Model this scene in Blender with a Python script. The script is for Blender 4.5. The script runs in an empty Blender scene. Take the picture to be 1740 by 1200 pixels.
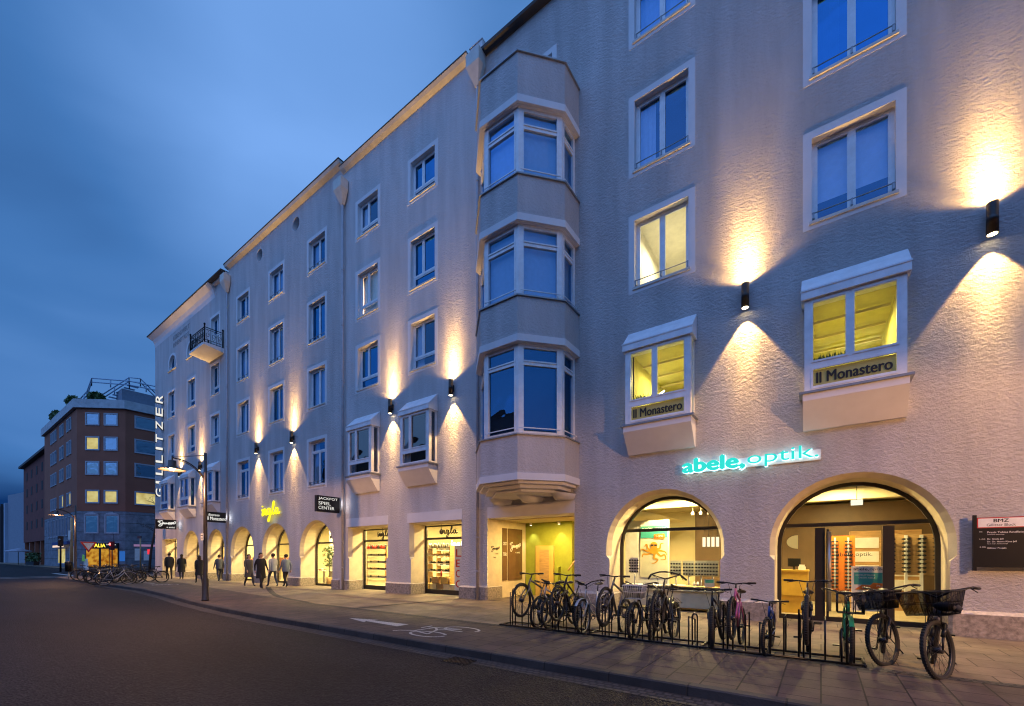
import bpy, math, random
from math import sin, cos, pi, radians
from mathutils import Vector, Matrix
from mathutils.geometry import tessellate_polygon
random.seed(7)
S = bpy.context.scene
C = S.collection
# ---------------------------------------------------------------- camera
cd = bpy.data.cameras.new('camera'); cam = bpy.data.objects.new('camera', cd); C.objects.link(cam)
cam.location = (0, 0, 1.55); cam.rotation_euler = (radians(90), 0, radians(35.59))
cd.sensor_width = 36; cd.lens = 733.6 / 1740 * 36; cd.shift_y = 346 / 1740; cd.clip_start = .1; cd.clip_end = 3000
S.camera = cam
S.render.resolution_x, S.render.resolution_y = 1024, 706
# ---------------------------------------------------------------- world: dusk sky
def N(nt, t, **k):
    n = nt.nodes.new(t)
    for a, b in k.items():
        if a == 'ins':
            for i, v in b.items(): n.inputs[i].default_value = v
        else: setattr(n, a, b)
    return n
W = bpy.data.worlds.new('World'); S.world = W; W.use_nodes = True
nt = W.node_tree; nt.nodes.clear(); L = nt.links.new
tc = N(nt, 'ShaderNodeTexCoord')
sep = N(nt, 'ShaderNodeSeparateXYZ'); L(tc.outputs['Generated'], sep.inputs[0])
def math_(op, a, b=None, clamp=False):
    n = N(nt, 'ShaderNodeMath', operation=op, use_clamp=clamp)
    for i, v in enumerate((a, b)):
        if v is None: continue
        if isinstance(v, (int, float)): n.inputs[i].default_value = v
        else: L(v, n.inputs[i])
    return n.outputs[0]
def lobe(d, lo, hi):
    n = N(nt, 'ShaderNodeVectorMath', operation='DOT_PRODUCT'); L(tc.outputs['Generated'], n.inputs[0])
    n.inputs[1].default_value = Vector(d).normalized()
    m = N(nt, 'ShaderNodeMapRange', interpolation_type='SMOOTHSTEP'); L(n.outputs['Value'], m.inputs[0])
    m.inputs[1].default_value = lo; m.inputs[2].default_value = hi
    return m.outputs[0]
el = N(nt, 'ShaderNodeMapRange', interpolation_type='SMOOTHSTEP'); L(sep.outputs[2], el.inputs[0])
el.inputs[1].default_value = .03; el.inputs[2].default_value = .26
mp = N(nt, 'ShaderNodeMapping'); L(tc.outputs['Generated'], mp.inputs[0]); mp.inputs['Scale'].default_value = (1.0, 1.3, 3.4); mp.inputs['Rotation'].default_value = (.06, .05, .3)
n1 = N(nt, 'ShaderNodeTexNoise', ins={'Scale': 1.5, 'Detail': 4.0, 'Roughness': .45, 'Distortion': .35}); L(mp.outputs[0], n1.inputs[0])
cl = N(nt, 'ShaderNodeMapRange', interpolation_type='SMOOTHSTEP'); L(n1.outputs[0], cl.inputs[0]); cl.inputs[1].default_value = .3; cl.inputs[2].default_value = .72
l1 = lobe((-.645, .356, .676), .935, 1.0)
l2 = lobe((.1, -.75, .65), .1, 1.0)
low = math_('SUBTRACT', 1.0, el.outputs[0])
amt = math_('ADD', math_('MULTIPLY', l1, .33), math_('MULTIPLY', l2, .62))
amt = math_('ADD', amt, math_('MULTIPLY', math_('SUBTRACT', cl.outputs[0], .5), .15))
l3 = lobe((-.79, .02, .66), .955, 1.0)
amt = math_('ADD', math_('SUBTRACT', amt, math_('MULTIPLY', l3, .22)), .415)
amt = math_('SUBTRACT', amt, math_('MULTIPLY', math_('MULTIPLY', low, .44), math_('SUBTRACT', 1.15, cl.outputs[0])), clamp=True)
cr = N(nt, 'ShaderNodeValToRGB'); L(amt, cr.inputs[0])
e = cr.color_ramp.elements; e[0].position = 0; e[0].color = (.004, .03, .13, 1); e[1].position = 1; e[1].color = (.30, .62, 1.55, 1)
a = e.new(.36); a.color = (.055, .175, .45, 1); a = e.new(.8); a.color = (.185, .385, .82, 1); a = e.new(.93); a.color = (.21, .43, .92, 1)
bg = N(nt, 'ShaderNodeBackground'); L(cr.outputs[0], bg.inputs[0]); bg.inputs[1].default_value = 1.0
wo = N(nt, 'ShaderNodeOutputWorld'); L(bg.outputs[0], wo.inputs[0])
S.view_settings.view_transform = 'Standard'; S.view_settings.look = 'None'; S.view_settings.exposure = .1; S.view_settings.gamma = 1
cy = S.cycles; cy.use_denoising = True; cy.max_bounces = 6; cy.diffuse_bounces = 3; cy.glossy_bounces = 3; cy.transparent_max_bounces = 12
cy.sample_clamp_indirect = 4; cy.caustics_reflective = False; cy.caustics_refractive = False; cy.use_adaptive_sampling = True; cy.adaptive_threshold = .012; cy.filter_width = 1.15
WARM = (1, .57, .18)
ROOM = (1, .76, .32)
# ---------------------------------------------------------------- materials
def mat(name, col, rough=.6, metal=0, noise=None, bump=None, emit=None, spec=.5, mapping=None):
    m = bpy.data.materials.new(name); m.use_nodes = True; t = m.node_tree; b = t.nodes['Principled BSDF']
    b.inputs['Base Color'].default_value = (*col, 1); b.inputs['Roughness'].default_value = rough; b.inputs['Metallic'].default_value = metal
    b.inputs['Specular IOR Level'].default_value = spec
    tcn = N(t, 'ShaderNodeTexCoord'); vec = tcn.outputs['Object']
    if mapping:
        mm = N(t, 'ShaderNodeMapping'); t.links.new(vec, mm.inputs[0]); mm.inputs['Scale'].default_value = mapping; vec = mm.outputs[0]
    sc, amt_ = noise or (3, .12)
    n = N(t, 'ShaderNodeTexNoise', ins={'Scale': sc, 'Detail': 6.0, 'Roughness': .6}); t.links.new(vec, n.inputs[0])
    r = N(t, 'ShaderNodeValToRGB'); t.links.new(n.outputs[0], r.inputs[0])
    r.color_ramp.elements[0].position = .3; r.color_ramp.elements[1].position = .7
    r.color_ramp.elements[0].color = (*[c * (1 - amt_) for c in col], 1); r.color_ramp.elements[1].color = (*[min(1, c * (1 + amt_)) for c in col], 1)
    t.links.new(r.outputs[0], b.inputs['Base Color'])
    if bump:
        bs, bd = bump
        nb = N(t, 'ShaderNodeTexNoise', ins={'Scale': bs, 'Detail': 4.0, 'Roughness': .6, 'Distortion': .6}); t.links.new(vec, nb.inputs[0])
        bn = N(t, 'ShaderNodeBump', ins={'Strength': 1.0, 'Distance': bd}); t.links.new(nb.outputs[0], bn.inputs['Height']); t.links.new(bn.outputs[0], b.inputs['Normal'])
    if emit:
        b.inputs['Emission Color'].default_value = (*emit[0], 1); b.inputs['Emission Strength'].default_value = emit[1]
    return m
def glass(name, refl, tint, rough=0.0, rcol=(1, 1, 1)):
    m = bpy.data.materials.new(name); m.use_nodes = True; t = m.node_tree; t.nodes.clear()
    g = N(t, 'ShaderNodeBsdfGlossy', ins={'Roughness': rough, 'Color': (*rcol, 1)}); tr = N(t, 'ShaderNodeBsdfTransparent', ins={'Color': (*tint, 1)})
    lw = N(t, 'ShaderNodeLayerWeight', ins={'Blend': .5}); f = N(t, 'ShaderNodeMath', operation='POWER'); f.inputs[1].default_value = 4.0; t.links.new(lw.outputs['Facing'], f.inputs[0]); mx = N(t, 'ShaderNodeMixShader'); o = N(t, 'ShaderNodeOutputMaterial')
    a = N(t, 'ShaderNodeMath', operation='ADD', use_clamp=True); a.inputs[1].default_value = refl; t.links.new(f.outputs[0], a.inputs[0])
    nz = N(t, 'ShaderNodeTexNoise', ins={'Scale': 1.6, 'Detail': 1.0}); tcn = N(t, 'ShaderNodeTexCoord'); t.links.new(tcn.outputs['Object'], nz.inputs[0])
    bn = N(t, 'ShaderNodeBump', ins={'Strength': .3, 'Distance': .04}); t.links.new(nz.outputs[0], bn.inputs['Height']); t.links.new(bn.outputs[0], g.inputs['Normal'])
    t.links.new(a.outputs[0], mx.inputs[0]); t.links.new(tr.outputs[0], mx.inputs[1]); t.links.new(g.outputs[0], mx.inputs[2]); t.links.new(mx.outputs[0], o.inputs[0])
    return m
def plaster(name, col, dist, scale):
    m = mat(name, col, .9, noise=(.9, .15), spec=.15, mapping=(1.6, 1, .22)); t = m.node_tree; b = t.nodes['Principled BSDF']
    tcn = N(t, 'ShaderNodeTexCoord'); mm = N(t, 'ShaderNodeMapping'); t.links.new(tcn.outputs['Object'], mm.inputs[0]); mm.inputs['Scale'].default_value = (.8, 1, 1.15); mm.inputs['Rotation'].default_value = (0, .6, 0)
    n1 = N(t, 'ShaderNodeTexNoise', ins={'Scale': scale, 'Detail': 7.0, 'Roughness': .72, 'Distortion': .2}); t.links.new(mm.outputs[0], n1.inputs[0])
    vo = N(t, 'ShaderNodeTexVoronoi', feature='SMOOTH_F1', ins={'Scale': scale * .8, 'Smoothness': .6}); t.links.new(mm.outputs[0], vo.inputs['Vector'])
    n2 = N(t, 'ShaderNodeTexNoise', ins={'Scale': 1.1, 'Detail': 3.0}); t.links.new(tcn.outputs['Object'], n2.inputs[0])
    a = N(t, 'ShaderNodeMath', operation='MULTIPLY_ADD'); a.inputs[1].default_value = .8; t.links.new(n2.outputs[0], a.inputs[0]); t.links.new(n1.outputs[0], a.inputs[2])
    a2 = N(t, 'ShaderNodeMath', operation='MULTIPLY_ADD'); a2.inputs[1].default_value = .2; t.links.new(vo.outputs['Distance'], a2.inputs[0]); t.links.new(a.outputs[0], a2.inputs[2])
    bn = N(t, 'ShaderNodeBump', ins={'Strength': 1.0, 'Distance': dist}); t.links.new(a2.outputs[0], bn.inputs['Height']); t.links.new(bn.outputs[0], b.inputs['Normal'])
    return m
def emis(name, col, st):
    m = bpy.data.materials.new(name); m.use_nodes = True; t = m.node_tree; t.nodes.clear()
    e = N(t, 'ShaderNodeEmission', ins={'Color': (*col, 1), 'Strength': st}); o = N(t, 'ShaderNodeOutputMaterial'); t.links.new(e.outputs[0], o.inputs[0]); return m
def brick(name, c1, c2, mortar, bw, rh, ms, rough=.8, rot=0, bumpd=.01, coord='Object', fine=(40, .004), offset=.5, plane='XY'):
    m = bpy.data.materials.new(name); m.use_nodes = True; t = m.node_tree; b = t.nodes['Principled BSDF']; b.inputs['Roughness'].default_value = rough
    tcn = N(t, 'ShaderNodeTexCoord'); mm = N(t, 'ShaderNodeMapping'); t.links.new(tcn.outputs[coord], mm.inputs[0])
    mm.inputs['Rotation'].default_value = (radians(90) if plane == 'XZ' else 0, 0, rot)
    br = N(t, 'ShaderNodeTexBrick', offset=offset, ins={'Color1': (*c1, 1), 'Color2': (*c2, 1), 'Mortar': (*mortar, 1), 'Scale': 1.0, 'Mortar Size': ms, 'Mortar Smooth': .2, 'Brick Width': bw, 'Row Height': rh, 'Bias': -.2})
    t.links.new(mm.outputs[0], br.inputs[0])
    nz = N(t, 'ShaderNodeTexNoise', ins={'Scale': 1.3, 'Detail': 7.0, 'Roughness': .7}); t.links.new(tcn.outputs[coord], nz.inputs[0])
    mr = N(t, 'ShaderNodeMapRange'); t.links.new(nz.outputs[0], mr.inputs[0]); mr.inputs[1].default_value = .3; mr.inputs[2].default_value = .7; mr.inputs[3].default_value = .5; mr.inputs[4].default_value = 1.3
    mx = N(t, 'ShaderNodeMix', data_type='RGBA', blend_type='MULTIPLY'); mx.inputs[0].default_value = 1; t.links.new(br.outputs[0], mx.inputs[6]); t.links.new(mr.outputs[0], mx.inputs[7]); t.links.new(mx.outputs[2], b.inputs['Base Color'])
    nf = N(t, 'ShaderNodeTexNoise', ins={'Scale': fine[0], 'Detail': 3.0}); t.links.new(tcn.outputs[coord], nf.inputs[0])
    bn = N(t, 'ShaderNodeBump', ins={'Strength': 1.0, 'Distance': fine[1]}); t.links.new(nf.outputs[0], bn.inputs['Height'])
    b2 = N(t, 'ShaderNodeBump', invert=True, ins={'Strength': 1.0, 'Distance': bumpd}); t.links.new(br.outputs[1], b2.inputs['Height']); t.links.new(bn.outputs[0], b2.inputs['Normal']); t.links.new(b2.outputs[0], b.inputs['Normal'])
    return m
M = dict(
    rough=plaster('rough_render', (.62, .585, .58), .075, 16),
    rough3=plaster('combed_render', (.62, .585, .58), .042, 16),
    smooth=mat('smooth_render', (.76, .74, .75), .85, bump=(60, .002), noise=(2, .05), spec=.2),
    frame=mat('white_frame', (.82, .83, .86), .4),
    sill=mat('pale_sill', (.62, .58, .52), .5),
    stone=mat('nagelfluh_stone', (.30, .255, .215), .85, noise=(14, .45), bump=(30, .01)),
    stonecap=mat('pale_stone', (.50, .45, .40), .8, noise=(18, .25), bump=(30, .006)),
    bronze=mat('dark_bronze', (.035, .03, .028), .4, .4),
    black=mat('black_metal', (.02, .02, .022), .35, .5),
    lamp=mat('anthracite_lamp', (.06, .052, .05), .35, .6),
    zinc=mat('zinc', (.30, .31, .33), .45, .5),
    pipe=mat('painted_pipe', (.42, .40, .42), .5),
    roof=mat('dark_roof', (.05, .05, .055), .7),
    white=mat('white_board', (.8, .79, .76), .5),
    dark=mat('dark_room', (.03, .03, .035), .9),
    curtain=mat('sheer_curtain', (.72, .75, .80), .9, noise=(8, .06)),
    cream=mat('cream_wall', (.72, .64, .40), .8, noise=(1.2, .06)),
    ceil=mat('cream_ceiling', (.75, .66, .42), .8, noise=(1.2, .06)),
    yroom=mat('yellow_room', (.62, .58, .22), .8),
    wroom=mat('white_room', (.75, .73, .62), .8),
    wood=mat('birch_wood', (.48, .30, .13), .5, noise=(3, .25), mapping=(1, 1, 8)),
    floor=mat('shop_floor', (.36, .30, .20), .35, noise=(4, .2)),
    green=mat('olive_wall', (.30, .34, .04), .8),
    gold=mat('ochre_jamb', (.68, .58, .42), .8, bump=(60, .002)),
    brownglass=mat('brown_panel', (.13, .075, .04), .15),
    orange=mat('orange_panel', (.75, .20, .03), .4),
    teal=mat('teal_print', (.05, .36, .34), .5),
    asphalt=mat('asphalt', (.052, .047, .047), .62, noise=(60, .75), bump=(110, .012)),
    kerb=brick('granite_kerb', (.055, .05, .05), (.038, .035, .035), (.02, .02, .02), 1.0, 5, .012, plane='XY'),
    glass=glass('window_glass', .27, (.8, .88, .95), rcol=(.10, .38, .78)),
    glass_b=glass('window_glass_paler', .20, (.9, .94, 1), rcol=(.22, .5, .85)), glass_c=glass('window_glass_deep', .50, (.2, .3, .42), rcol=(.06, .28, .62)),
    clear=glass('shop_glass', .01, (.93, .94, .9)),
    mid=glass('oriel_glass', .16, (.5, .55, .6)),
    turq=emis('turquoise_light', (.03, .62, .55), 1.15),
    coolw=emis('cool_white_light', (.55, .95, 1), 2.6),
    yel=emis('yellow_light', (.95, .85, .02), 1.3),
    wletter=emis('white_light', (1, .97, .9), .85),
    warmdisc=emis('warm_lamp', (1, .82, .5), 14),
    bulb=emis('ceiling_lamp', (1, .85, .5), 7),
    redl=emis('red_light', (1, .05, .04), 14),
    yshop=emis('yellow_shop_light', (1, .52, .06), .55),
    litwin=emis('lit_blind', (.85, .75, .32), .75),
    rubber=mat('rubber', (.012, .012, .012), .7),
    chrome=mat('chrome', (.35, .34, .33), .3, .8),
    saddle=mat('saddle_leather', (.02, .018, .016), .5),
    marking=mat('road_paint', (.44, .42, .39), .8, noise=(26, .5)),
    skin=mat('skin', (.45, .27, .2), .6),
    leaf=mat('leaf', (.05, .10, .03), .7, noise=(5, .5)),
    bark=mat('bark', (.06, .045, .035), .9),
    tube=emis('tube_light', (1, .95, .6), 9),
)
def vary(m, scale, lo, hi, c2):
    t = m.node_tree; e = [n for n in t.nodes if n.type == 'EMISSION'][0]; tcn = N(t, 'ShaderNodeTexCoord'); n = N(t, 'ShaderNodeTexNoise', ins={'Scale': scale, 'Detail': 2.0}); t.links.new(tcn.outputs['Object'], n.inputs[0])
    r = N(t, 'ShaderNodeValToRGB'); t.links.new(n.outputs[0], r.inputs[0]); r.color_ramp.elements[0].position = lo; r.color_ramp.elements[1].position = hi; r.color_ramp.elements[0].color = (*c2, 1); r.color_ramp.elements[1].color = e.inputs[0].default_value; t.links.new(r.outputs[0], e.inputs[0])
vary(M['yshop'], 1.6, .35, .6, (.45, .12, .01)); vary(M['litwin'], .8, .3, .6, (.55, .42, .12))
# ---------------------------------------------------------------- mesh helpers
class MB:
    def __init__(s): s.v = []; s.f = []; s.m = []; s.cur = 0; s.smooth = []
    def add(s, vs, fs, sm=False):
        o = len(s.v); s.v += [tuple(v) for v in vs]
        for f in fs: s.f.append(tuple(i + o for i in f)); s.m.append(s.cur); s.smooth.append(sm)
        return s
    def box(s, x0, x1, y0, y1, z0, z1):
        return s.add([(x, y, z) for z in (z0, z1) for y in (y0, y1) for x in (x0, x1)], [(0, 2, 3, 1), (4, 5, 7, 6), (0, 1, 5, 4), (2, 6, 7, 3), (0, 4, 6, 2), (1, 3, 7, 5)])
    def obox(s, P, U, Nn, u0, u1, n0, n1, z0, z1):
        vs = [(P[0] + U[0] * u + Nn[0] * n, P[1] + U[1] * u + Nn[1] * n, z) for z in (z0, z1) for n in (n0, n1) for u in (u0, u1)]
        return s.add(vs, [(0, 2, 3, 1), (4, 5, 7, 6), (0, 1, 5, 4), (2, 6, 7, 3), (0, 4, 6, 2), (1, 3, 7, 5)])
    def room(s, x0, x1, y0, y1, z0, z1, front=False):   # open towards -y
        vs = [(x, y, z) for z in (z0, z1) for y in (y0, y1) for x in (x0, x1)]
        return s.add(vs, [(0, 1, 3, 2), (4, 6, 7, 5), (2, 3, 7, 6), (0, 2, 6, 4), (1, 5, 7, 3)])
    def prism(s, poly, z0, z1):
        n = len(poly); vs = [(x, y, z0) for x, y in poly] + [(x, y, z1) for x, y in poly]
        fs = [(i, (i + 1) % n, (i + 1) % n + n, i + n) for i in range(n)]
        tri = tessellate_polygon([[Vector((x, y, 0)) for x, y in poly]])
        fs += [tuple(reversed(t)) for t in tri] + [tuple(i + n for i in t) for t in tri]
        return s.add(vs, fs)
    def xz(s, poly, y0, y1):     # polygon in x,z extruded along y
        n = len(poly); vs = [(x, y0, z) for x, z in poly] + [(x, y1, z) for x, z in poly]
        fs = [(i, (i + 1) % n, (i + 1) % n + n, i + n) for i in range(n)]
        tri = tessellate_polygon([[Vector((x, z, 0)) for x, z in poly]])
        fs += [tuple(t) for t in tri] + [tuple(i + n for i in reversed(t)) for t in tri]
        return s.add(vs, fs)
    def yz(s, poly, x0, x1):
        n = len(poly); vs = [(x0, y, z) for y, z in poly] + [(x1, y, z) for y, z in poly]
        fs = [(i, (i + 1) % n, (i + 1) % n + n, i + n) for i in range(n)]
        tri = tessellate_polygon([[Vector((y, z, 0)) for y, z in poly]])
        fs += [tuple(t) for t in tri] + [tuple(i + n for i in reversed(t)) for t in tri]
        return s.add(vs, fs)
    def tube(s, pts, r, seg=7, closed=False, caps=True, flat=None):
        pts = [Vector(p) for p in pts]; n = len(pts); rs = r if isinstance(r, (list, tuple)) else [r] * n
        vs = []; up = None
        for i, p in enumerate(pts):
            a = pts[(i - 1) % n] if (closed or i > 0) else p; b = pts[(i + 1) % n] if (closed or i < n - 1) else p
            t = (b - a)
            if t.length < 1e-9: t = Vector((0, 0, 1))
            t.normalize()
            if up is None: up = Vector((0, 0, 1)) if abs(t.z) < .9 else Vector((0, 1, 0))
            x = t.cross(up)
            if x.length < 1e-4: x = t.orthogonal()
            x.normalize(); y = x.cross(t); up = y
            for k in range(seg):
                an = 2 * pi * k / seg; vs.append(p + (x * cos(an) + y * sin(an) * (flat or 1)) * rs[i])
        fs = []
        for i in range(n if closed else n - 1):
            j = (i + 1) % n
            for k in range(seg): fs.append((i * seg + k, i * seg + (k + 1) % seg, j * seg + (k + 1) % seg, j * seg + k))
        if caps and not closed: fs += [tuple(range(seg))[::-1], tuple((n - 1) * seg + k for k in range(seg))]
        return s.add(vs, fs, True)
    def lathe(s, prof, cx, cy, seg=16, caps=True):
        vs = [(cx + r * cos(2 * pi * k / seg), cy + r * sin(2 * pi * k / seg), z) for r, z in prof for k in range(seg)]
        fs = [(i * seg + k, i * seg + (k + 1) % seg, (i + 1) * seg + (k + 1) % seg, (i + 1) * seg + k) for i in range(len(prof) - 1) for k in range(seg)]
        if caps: fs += [tuple(range(seg))[::-1], tuple((len(prof) - 1) * seg + k for k in range(seg))]
        return s.add(vs, fs, True)
    def blob(s, c, r, seg=8, rings=5, jit=0):
        vs = []; 
        for i in range(rings + 1):
            th = pi * i / rings
            for k in range(seg):
                q = 1 + random.uniform(-jit, jit); vs.append((c[0] + r[0] * sin(th) * cos(2 * pi * k / seg) * q, c[1] + r[1] * sin(th) * sin(2 * pi * k / seg) * q, c[2] + r[2] * cos(th) * q))
        fs = [(i * seg + k, (i + 1) * seg + k, (i + 1) * seg + (k + 1) % seg, i * seg + (k + 1) % seg) for i in range(rings) for k in range(seg)]
        return s.add(vs, fs, True)
    def build(s, name, m, parent=None, local=False, loc=None):
        me = bpy.data.meshes.new(name); vs = s.v
        o = bpy.data.objects.new(name, me); C.objects.link(o)
        if not local:
            if loc is None:
                xs, ys, zs = zip(*vs); loc = ((min(xs) + max(xs)) / 2, (min(ys) + max(ys)) / 2, min(zs))
            vs = [(x - loc[0], y - loc[1], z - loc[2]) for x, y, z in vs]
            wp = worldloc(parent) if parent else Vector((0, 0, 0))
            o.location = Vector(loc) - wp
        me.from_pydata(vs, [], s.f); 
        for mm in (m if isinstance(m, (list, tuple)) else [m]): me.materials.append(mm if not isinstance(mm, str) else M[mm])
        me.polygons.foreach_set('material_index', s.m); me.polygons.foreach_set('use_smooth', s.smooth)
        me.update()
        o.parent = parent
        return o
def worldloc(o):
    v = Vector((0, 0, 0))
    while o: v += o.location; o = o.parent
    return v
def tag(o, label=None, cat=None, group=None, kind=None):
    if label: o['label'] = label
    if cat: o['category'] = cat
    if group: o['group'] = group
    if kind: o['kind'] = kind
    return o
def thing(name, loc, label, cat, group=None, rz=0):
    o = bpy.data.objects.new(name, None); C.objects.link(o); o.location = loc; o.rotation_euler = (0, 0, rz); o.empty_display_size = .2
    return tag(o, label, cat, group)
def copy_tree(o, parent=None):
    c = o.copy(); C.objects.link(c); c.parent = parent
    for ch in list(o.children): copy_tree(ch, c)
    return c
def light(kind, name, loc, power, col, parent=None, rot=(0, 0, 0), **k):
    d = bpy.data.lights.new(name, kind); d.energy = power; d.color = col
    for a, b in k.items(): setattr(d, a, b)
    o = bpy.data.objects.new(name, d); C.objects.link(o); o.location = Vector(loc) - (worldloc(parent) if parent else Vector((0, 0, 0))); o.rotation_euler = rot; o.parent = parent
    return o
TXT = {}
def text_geo(s, off=0, ext=0, spacing=1):
    k = (s, off, ext, spacing)
    if k not in TXT:
        c = bpy.data.curves.new('lettering', 'FONT'); c.body = s; c.offset = off; c.extrude = ext; c.space_character = spacing; c.resolution_u = 3
        o = bpy.data.objects.new('lettering', c); C.objects.link(o)
        dg = bpy.context.evaluated_depsgraph_get(); me = bpy.data.meshes.new_from_object(o.evaluated_get(dg))
        vs = [v.co.copy() for v in me.vertices]; fs = [tuple(p.vertices) for p in me.polygons]
        bpy.data.objects.remove(o); bpy.data.curves.remove(c); bpy.data.meshes.remove(me)
        x0 = min(v.x for v in vs); x1 = max(v.x for v in vs); y0 = min(v.y for v in vs); y1 = max(v.y for v in vs)
        TXT[k] = ([((v.x - x0) / (x1 - x0), (v.y - y0) / (y1 - y0), v.z) for v in vs], fs, (x1 - x0) / (y1 - y0))
    return TXT[k]
def text(mb, s, P, U, V, w=None, h=None, off=0, ext=0, shear=0, spacing=1, nrm=None):
    if off > .004:      # bolder: the same letters laid side by side
        k = off * .5 * (h or .1)
        U_ = Vector(U); n_ = Vector(nrm) if nrm else U_.cross(Vector(V)); w_ = w if w is not None else h * text_geo(s, 0, ext, spacing)[2]
        for q, (a, b) in enumerate(((-1, 0), (1, 0), (0, 1), (0, -1))): text(mb, s, Vector(P) + U_ * (a * k * 1.6) + Vector(V) * (b * k) + n_ * (.0006 * q), U, V, w_, h or w_ / text_geo(s, 0, ext, spacing)[2], 0, ext, shear, spacing, nrm)
        return mb
    vs, fs, asp = text_geo(s, 0, ext, spacing)
    if w is None: w = h * asp
    if h is None: h = w / asp
    U = Vector(U); V = Vector(V); n = Vector(nrm) if nrm else U.cross(V)
    return mb.add([Vector(P) + U * (x * w + shear * y * h) + V * (y * h) + n * z for x, y, z in vs], fs)
X_, Z_ = (1, 0, 0), (0, 0, 1)
def smoothpath(pts, n=6):
    P = [pts[0]] + list(pts) + [pts[-1]]; out = []
    for i in range(1, len(P) - 2):
        p0, p1, p2, p3 = P[i - 1], P[i], P[i + 1], P[i + 2]
        for k in range(n):
            t = k / n
            out.append(tuple(.5 * (2 * p1[j] + (p2[j] - p0[j]) * t + (2 * p0[j] - 5 * p1[j] + 4 * p2[j] - p3[j]) * t * t + (3 * p1[j] - p0[j] - 3 * p2[j] + p3[j]) * t ** 3) for j in range(2)))
    out.append(tuple(pts[-1])); return out
# brush script "ingla" in a box 0..1 x 0..1 (baseline about .34)
INGLA = [
    [(.02, .58), (.06, .66), (.06, .50), (.045, .36), (.08, .34), (.13, .50), (.155, .68), (.15, .50), (.15, .36)],
    [(.15, .36), (.19, .58), (.235, .66), (.25, .52), (.25, .38), (.29, .36), (.34, .48)],
    [(.45, .62), (.40, .68), (.35, .60), (.345, .44), (.39, .36), (.44, .48), (.47, .66), (.47, .40), (.45, .14), (.39, .02), (.35, .10), (.40, .22), (.50, .34), (.57, .46)],
    [(.57, .46), (.64, .70), (.68, .92), (.65, .99), (.61, .82), (.60, .52), (.63, .36), (.68, .40), (.72, .48)],
    [(.86, .60), (.80, .66), (.75, .58), (.74, .44), (.79, .35), (.84, .46), (.87, .64), (.87, .46), (.90, .36), (.97, .44)],
]
def script(mb, strokes, P, U, V, w, h, r, dots=(), flat=1):
    P, U, V = Vector(P), Vector(U), Vector(V)
    for s_ in strokes:
        pp = smoothpath(s_, 4); mb.tube([P + U * (x * w) + V * (y * h) for x, y in pp], [r * (.75 + .45 * abs(sin(i * .8))) for i in range(len(pp))], 5)
    for x, y in dots: mb.blob(P + U * (x * w) + V * (y * h), (r * 1.4,) * 3, 6, 4)
    return mb
GIU = [
    [(.14, .80), (.06, .84), (.02, .72), (.10, .66)],
    [(.28, .78), (.22, .92), (.13, .80), (.12, .55), (.18, .42), (.25, .52), (.25, .66), (.25, .35), (.18, .12), (.08, .08), (.06, .22), (.16, .36), (.30, .48)],
    [(.30, .48), (.33, .66), (.33, .46), (.37, .44), (.40, .64), (.41, .48), (.45, .44), (.49, .62), (.50, .46), (.55, .52), (.60, .66), (.59, .50), (.57, .42)],
    [(.62, .64), (.62, .30), (.63, .52), (.67, .70), (.70, .56), (.66, .46)],
    [(.73, .66), (.73, .32), (.74, .54), (.78, .72), (.81, .58), (.77, .48), (.84, .52), (.89, .66), (.86, .74), (.84, .58), (.88, .48), (.97, .60), (1, .78), (.94, .86), (.92, .76)],
]
# ---------------------------------------------------------------- building kit
YF = 12.0
def arch_prof(xa, xb, top, ins=0.0, z0=0.0, n=22, sh=True):
    r = (xb - xa) / 2; cx = (xa + xb) / 2; ri = r - ins; sp = top - r
    k = .1 if sh else 0
    p = [(xa + max(k, ins), z0), (xa + max(k, ins), 1.46), (xa + ins, 1.58), (xa + ins, sp)]
    p += [(cx - ri * cos(pi * i / n), sp + ri * sin(pi * i / n)) for i in range(1, n)]
    p += [(xb - ins, sp), (xb - ins, 1.58), (xb - max(k, ins), 1.46), (xb - max(k, ins), z0)]
    return p
def rect_prof(xa, xb, top, ins=0.0, z0=0.0, sh=True):
    k = .1 if sh else 0
    return [(xa + max(k, ins), z0), (xa + max(k, ins), 1.42), (xa + ins, 1.54), (xa + ins, top - ins * .4), (xb - ins, top - ins * .4), (xb - ins, 1.54), (xb - max(k, ins), 1.42), (xb - max(k, ins), z0)]
def wall_sheet(mb, x0, x1, z1, ground, holes, y=YF):
    outer = [(x0, 0)]
    for p in ground: outer += p
    outer += [(x1, 0), (x1, z1), (x0, z1)]
    loops = [outer] + holes
    tri = tessellate_polygon([[Vector((x, z, 0)) for x, z in l] for l in loops])
    allp = [q for l in loops for q in l]
    fs = []
    for t in tri:
        a, b, c = (allp[i] for i in t)
        ar = (b[0] - a[0]) * (c[1] - a[1]) - (c[0] - a[0]) * (b[1] - a[1])
        fs.append(tuple(t) if ar > 0 else tuple(reversed(t)))
    mb.add([(x, y, z) for x, z in allp], fs)
def strip(mb, pa, ya, pb, yb, closed=False):
    n = len(pa); vs = [(x, ya, z) for x, z in pa] + [(x, yb, z) for x, z in pb]
    mb.add(vs, [(i, i + n, (i + 1) % n + n, (i + 1) % n) for i in range(n if closed else n - 1)])
def rect(x0, x1, z0, z1): return [(x0, z0), (x1, z0), (x1, z1), (x0, z1)]
WCACHE = {}
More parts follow.
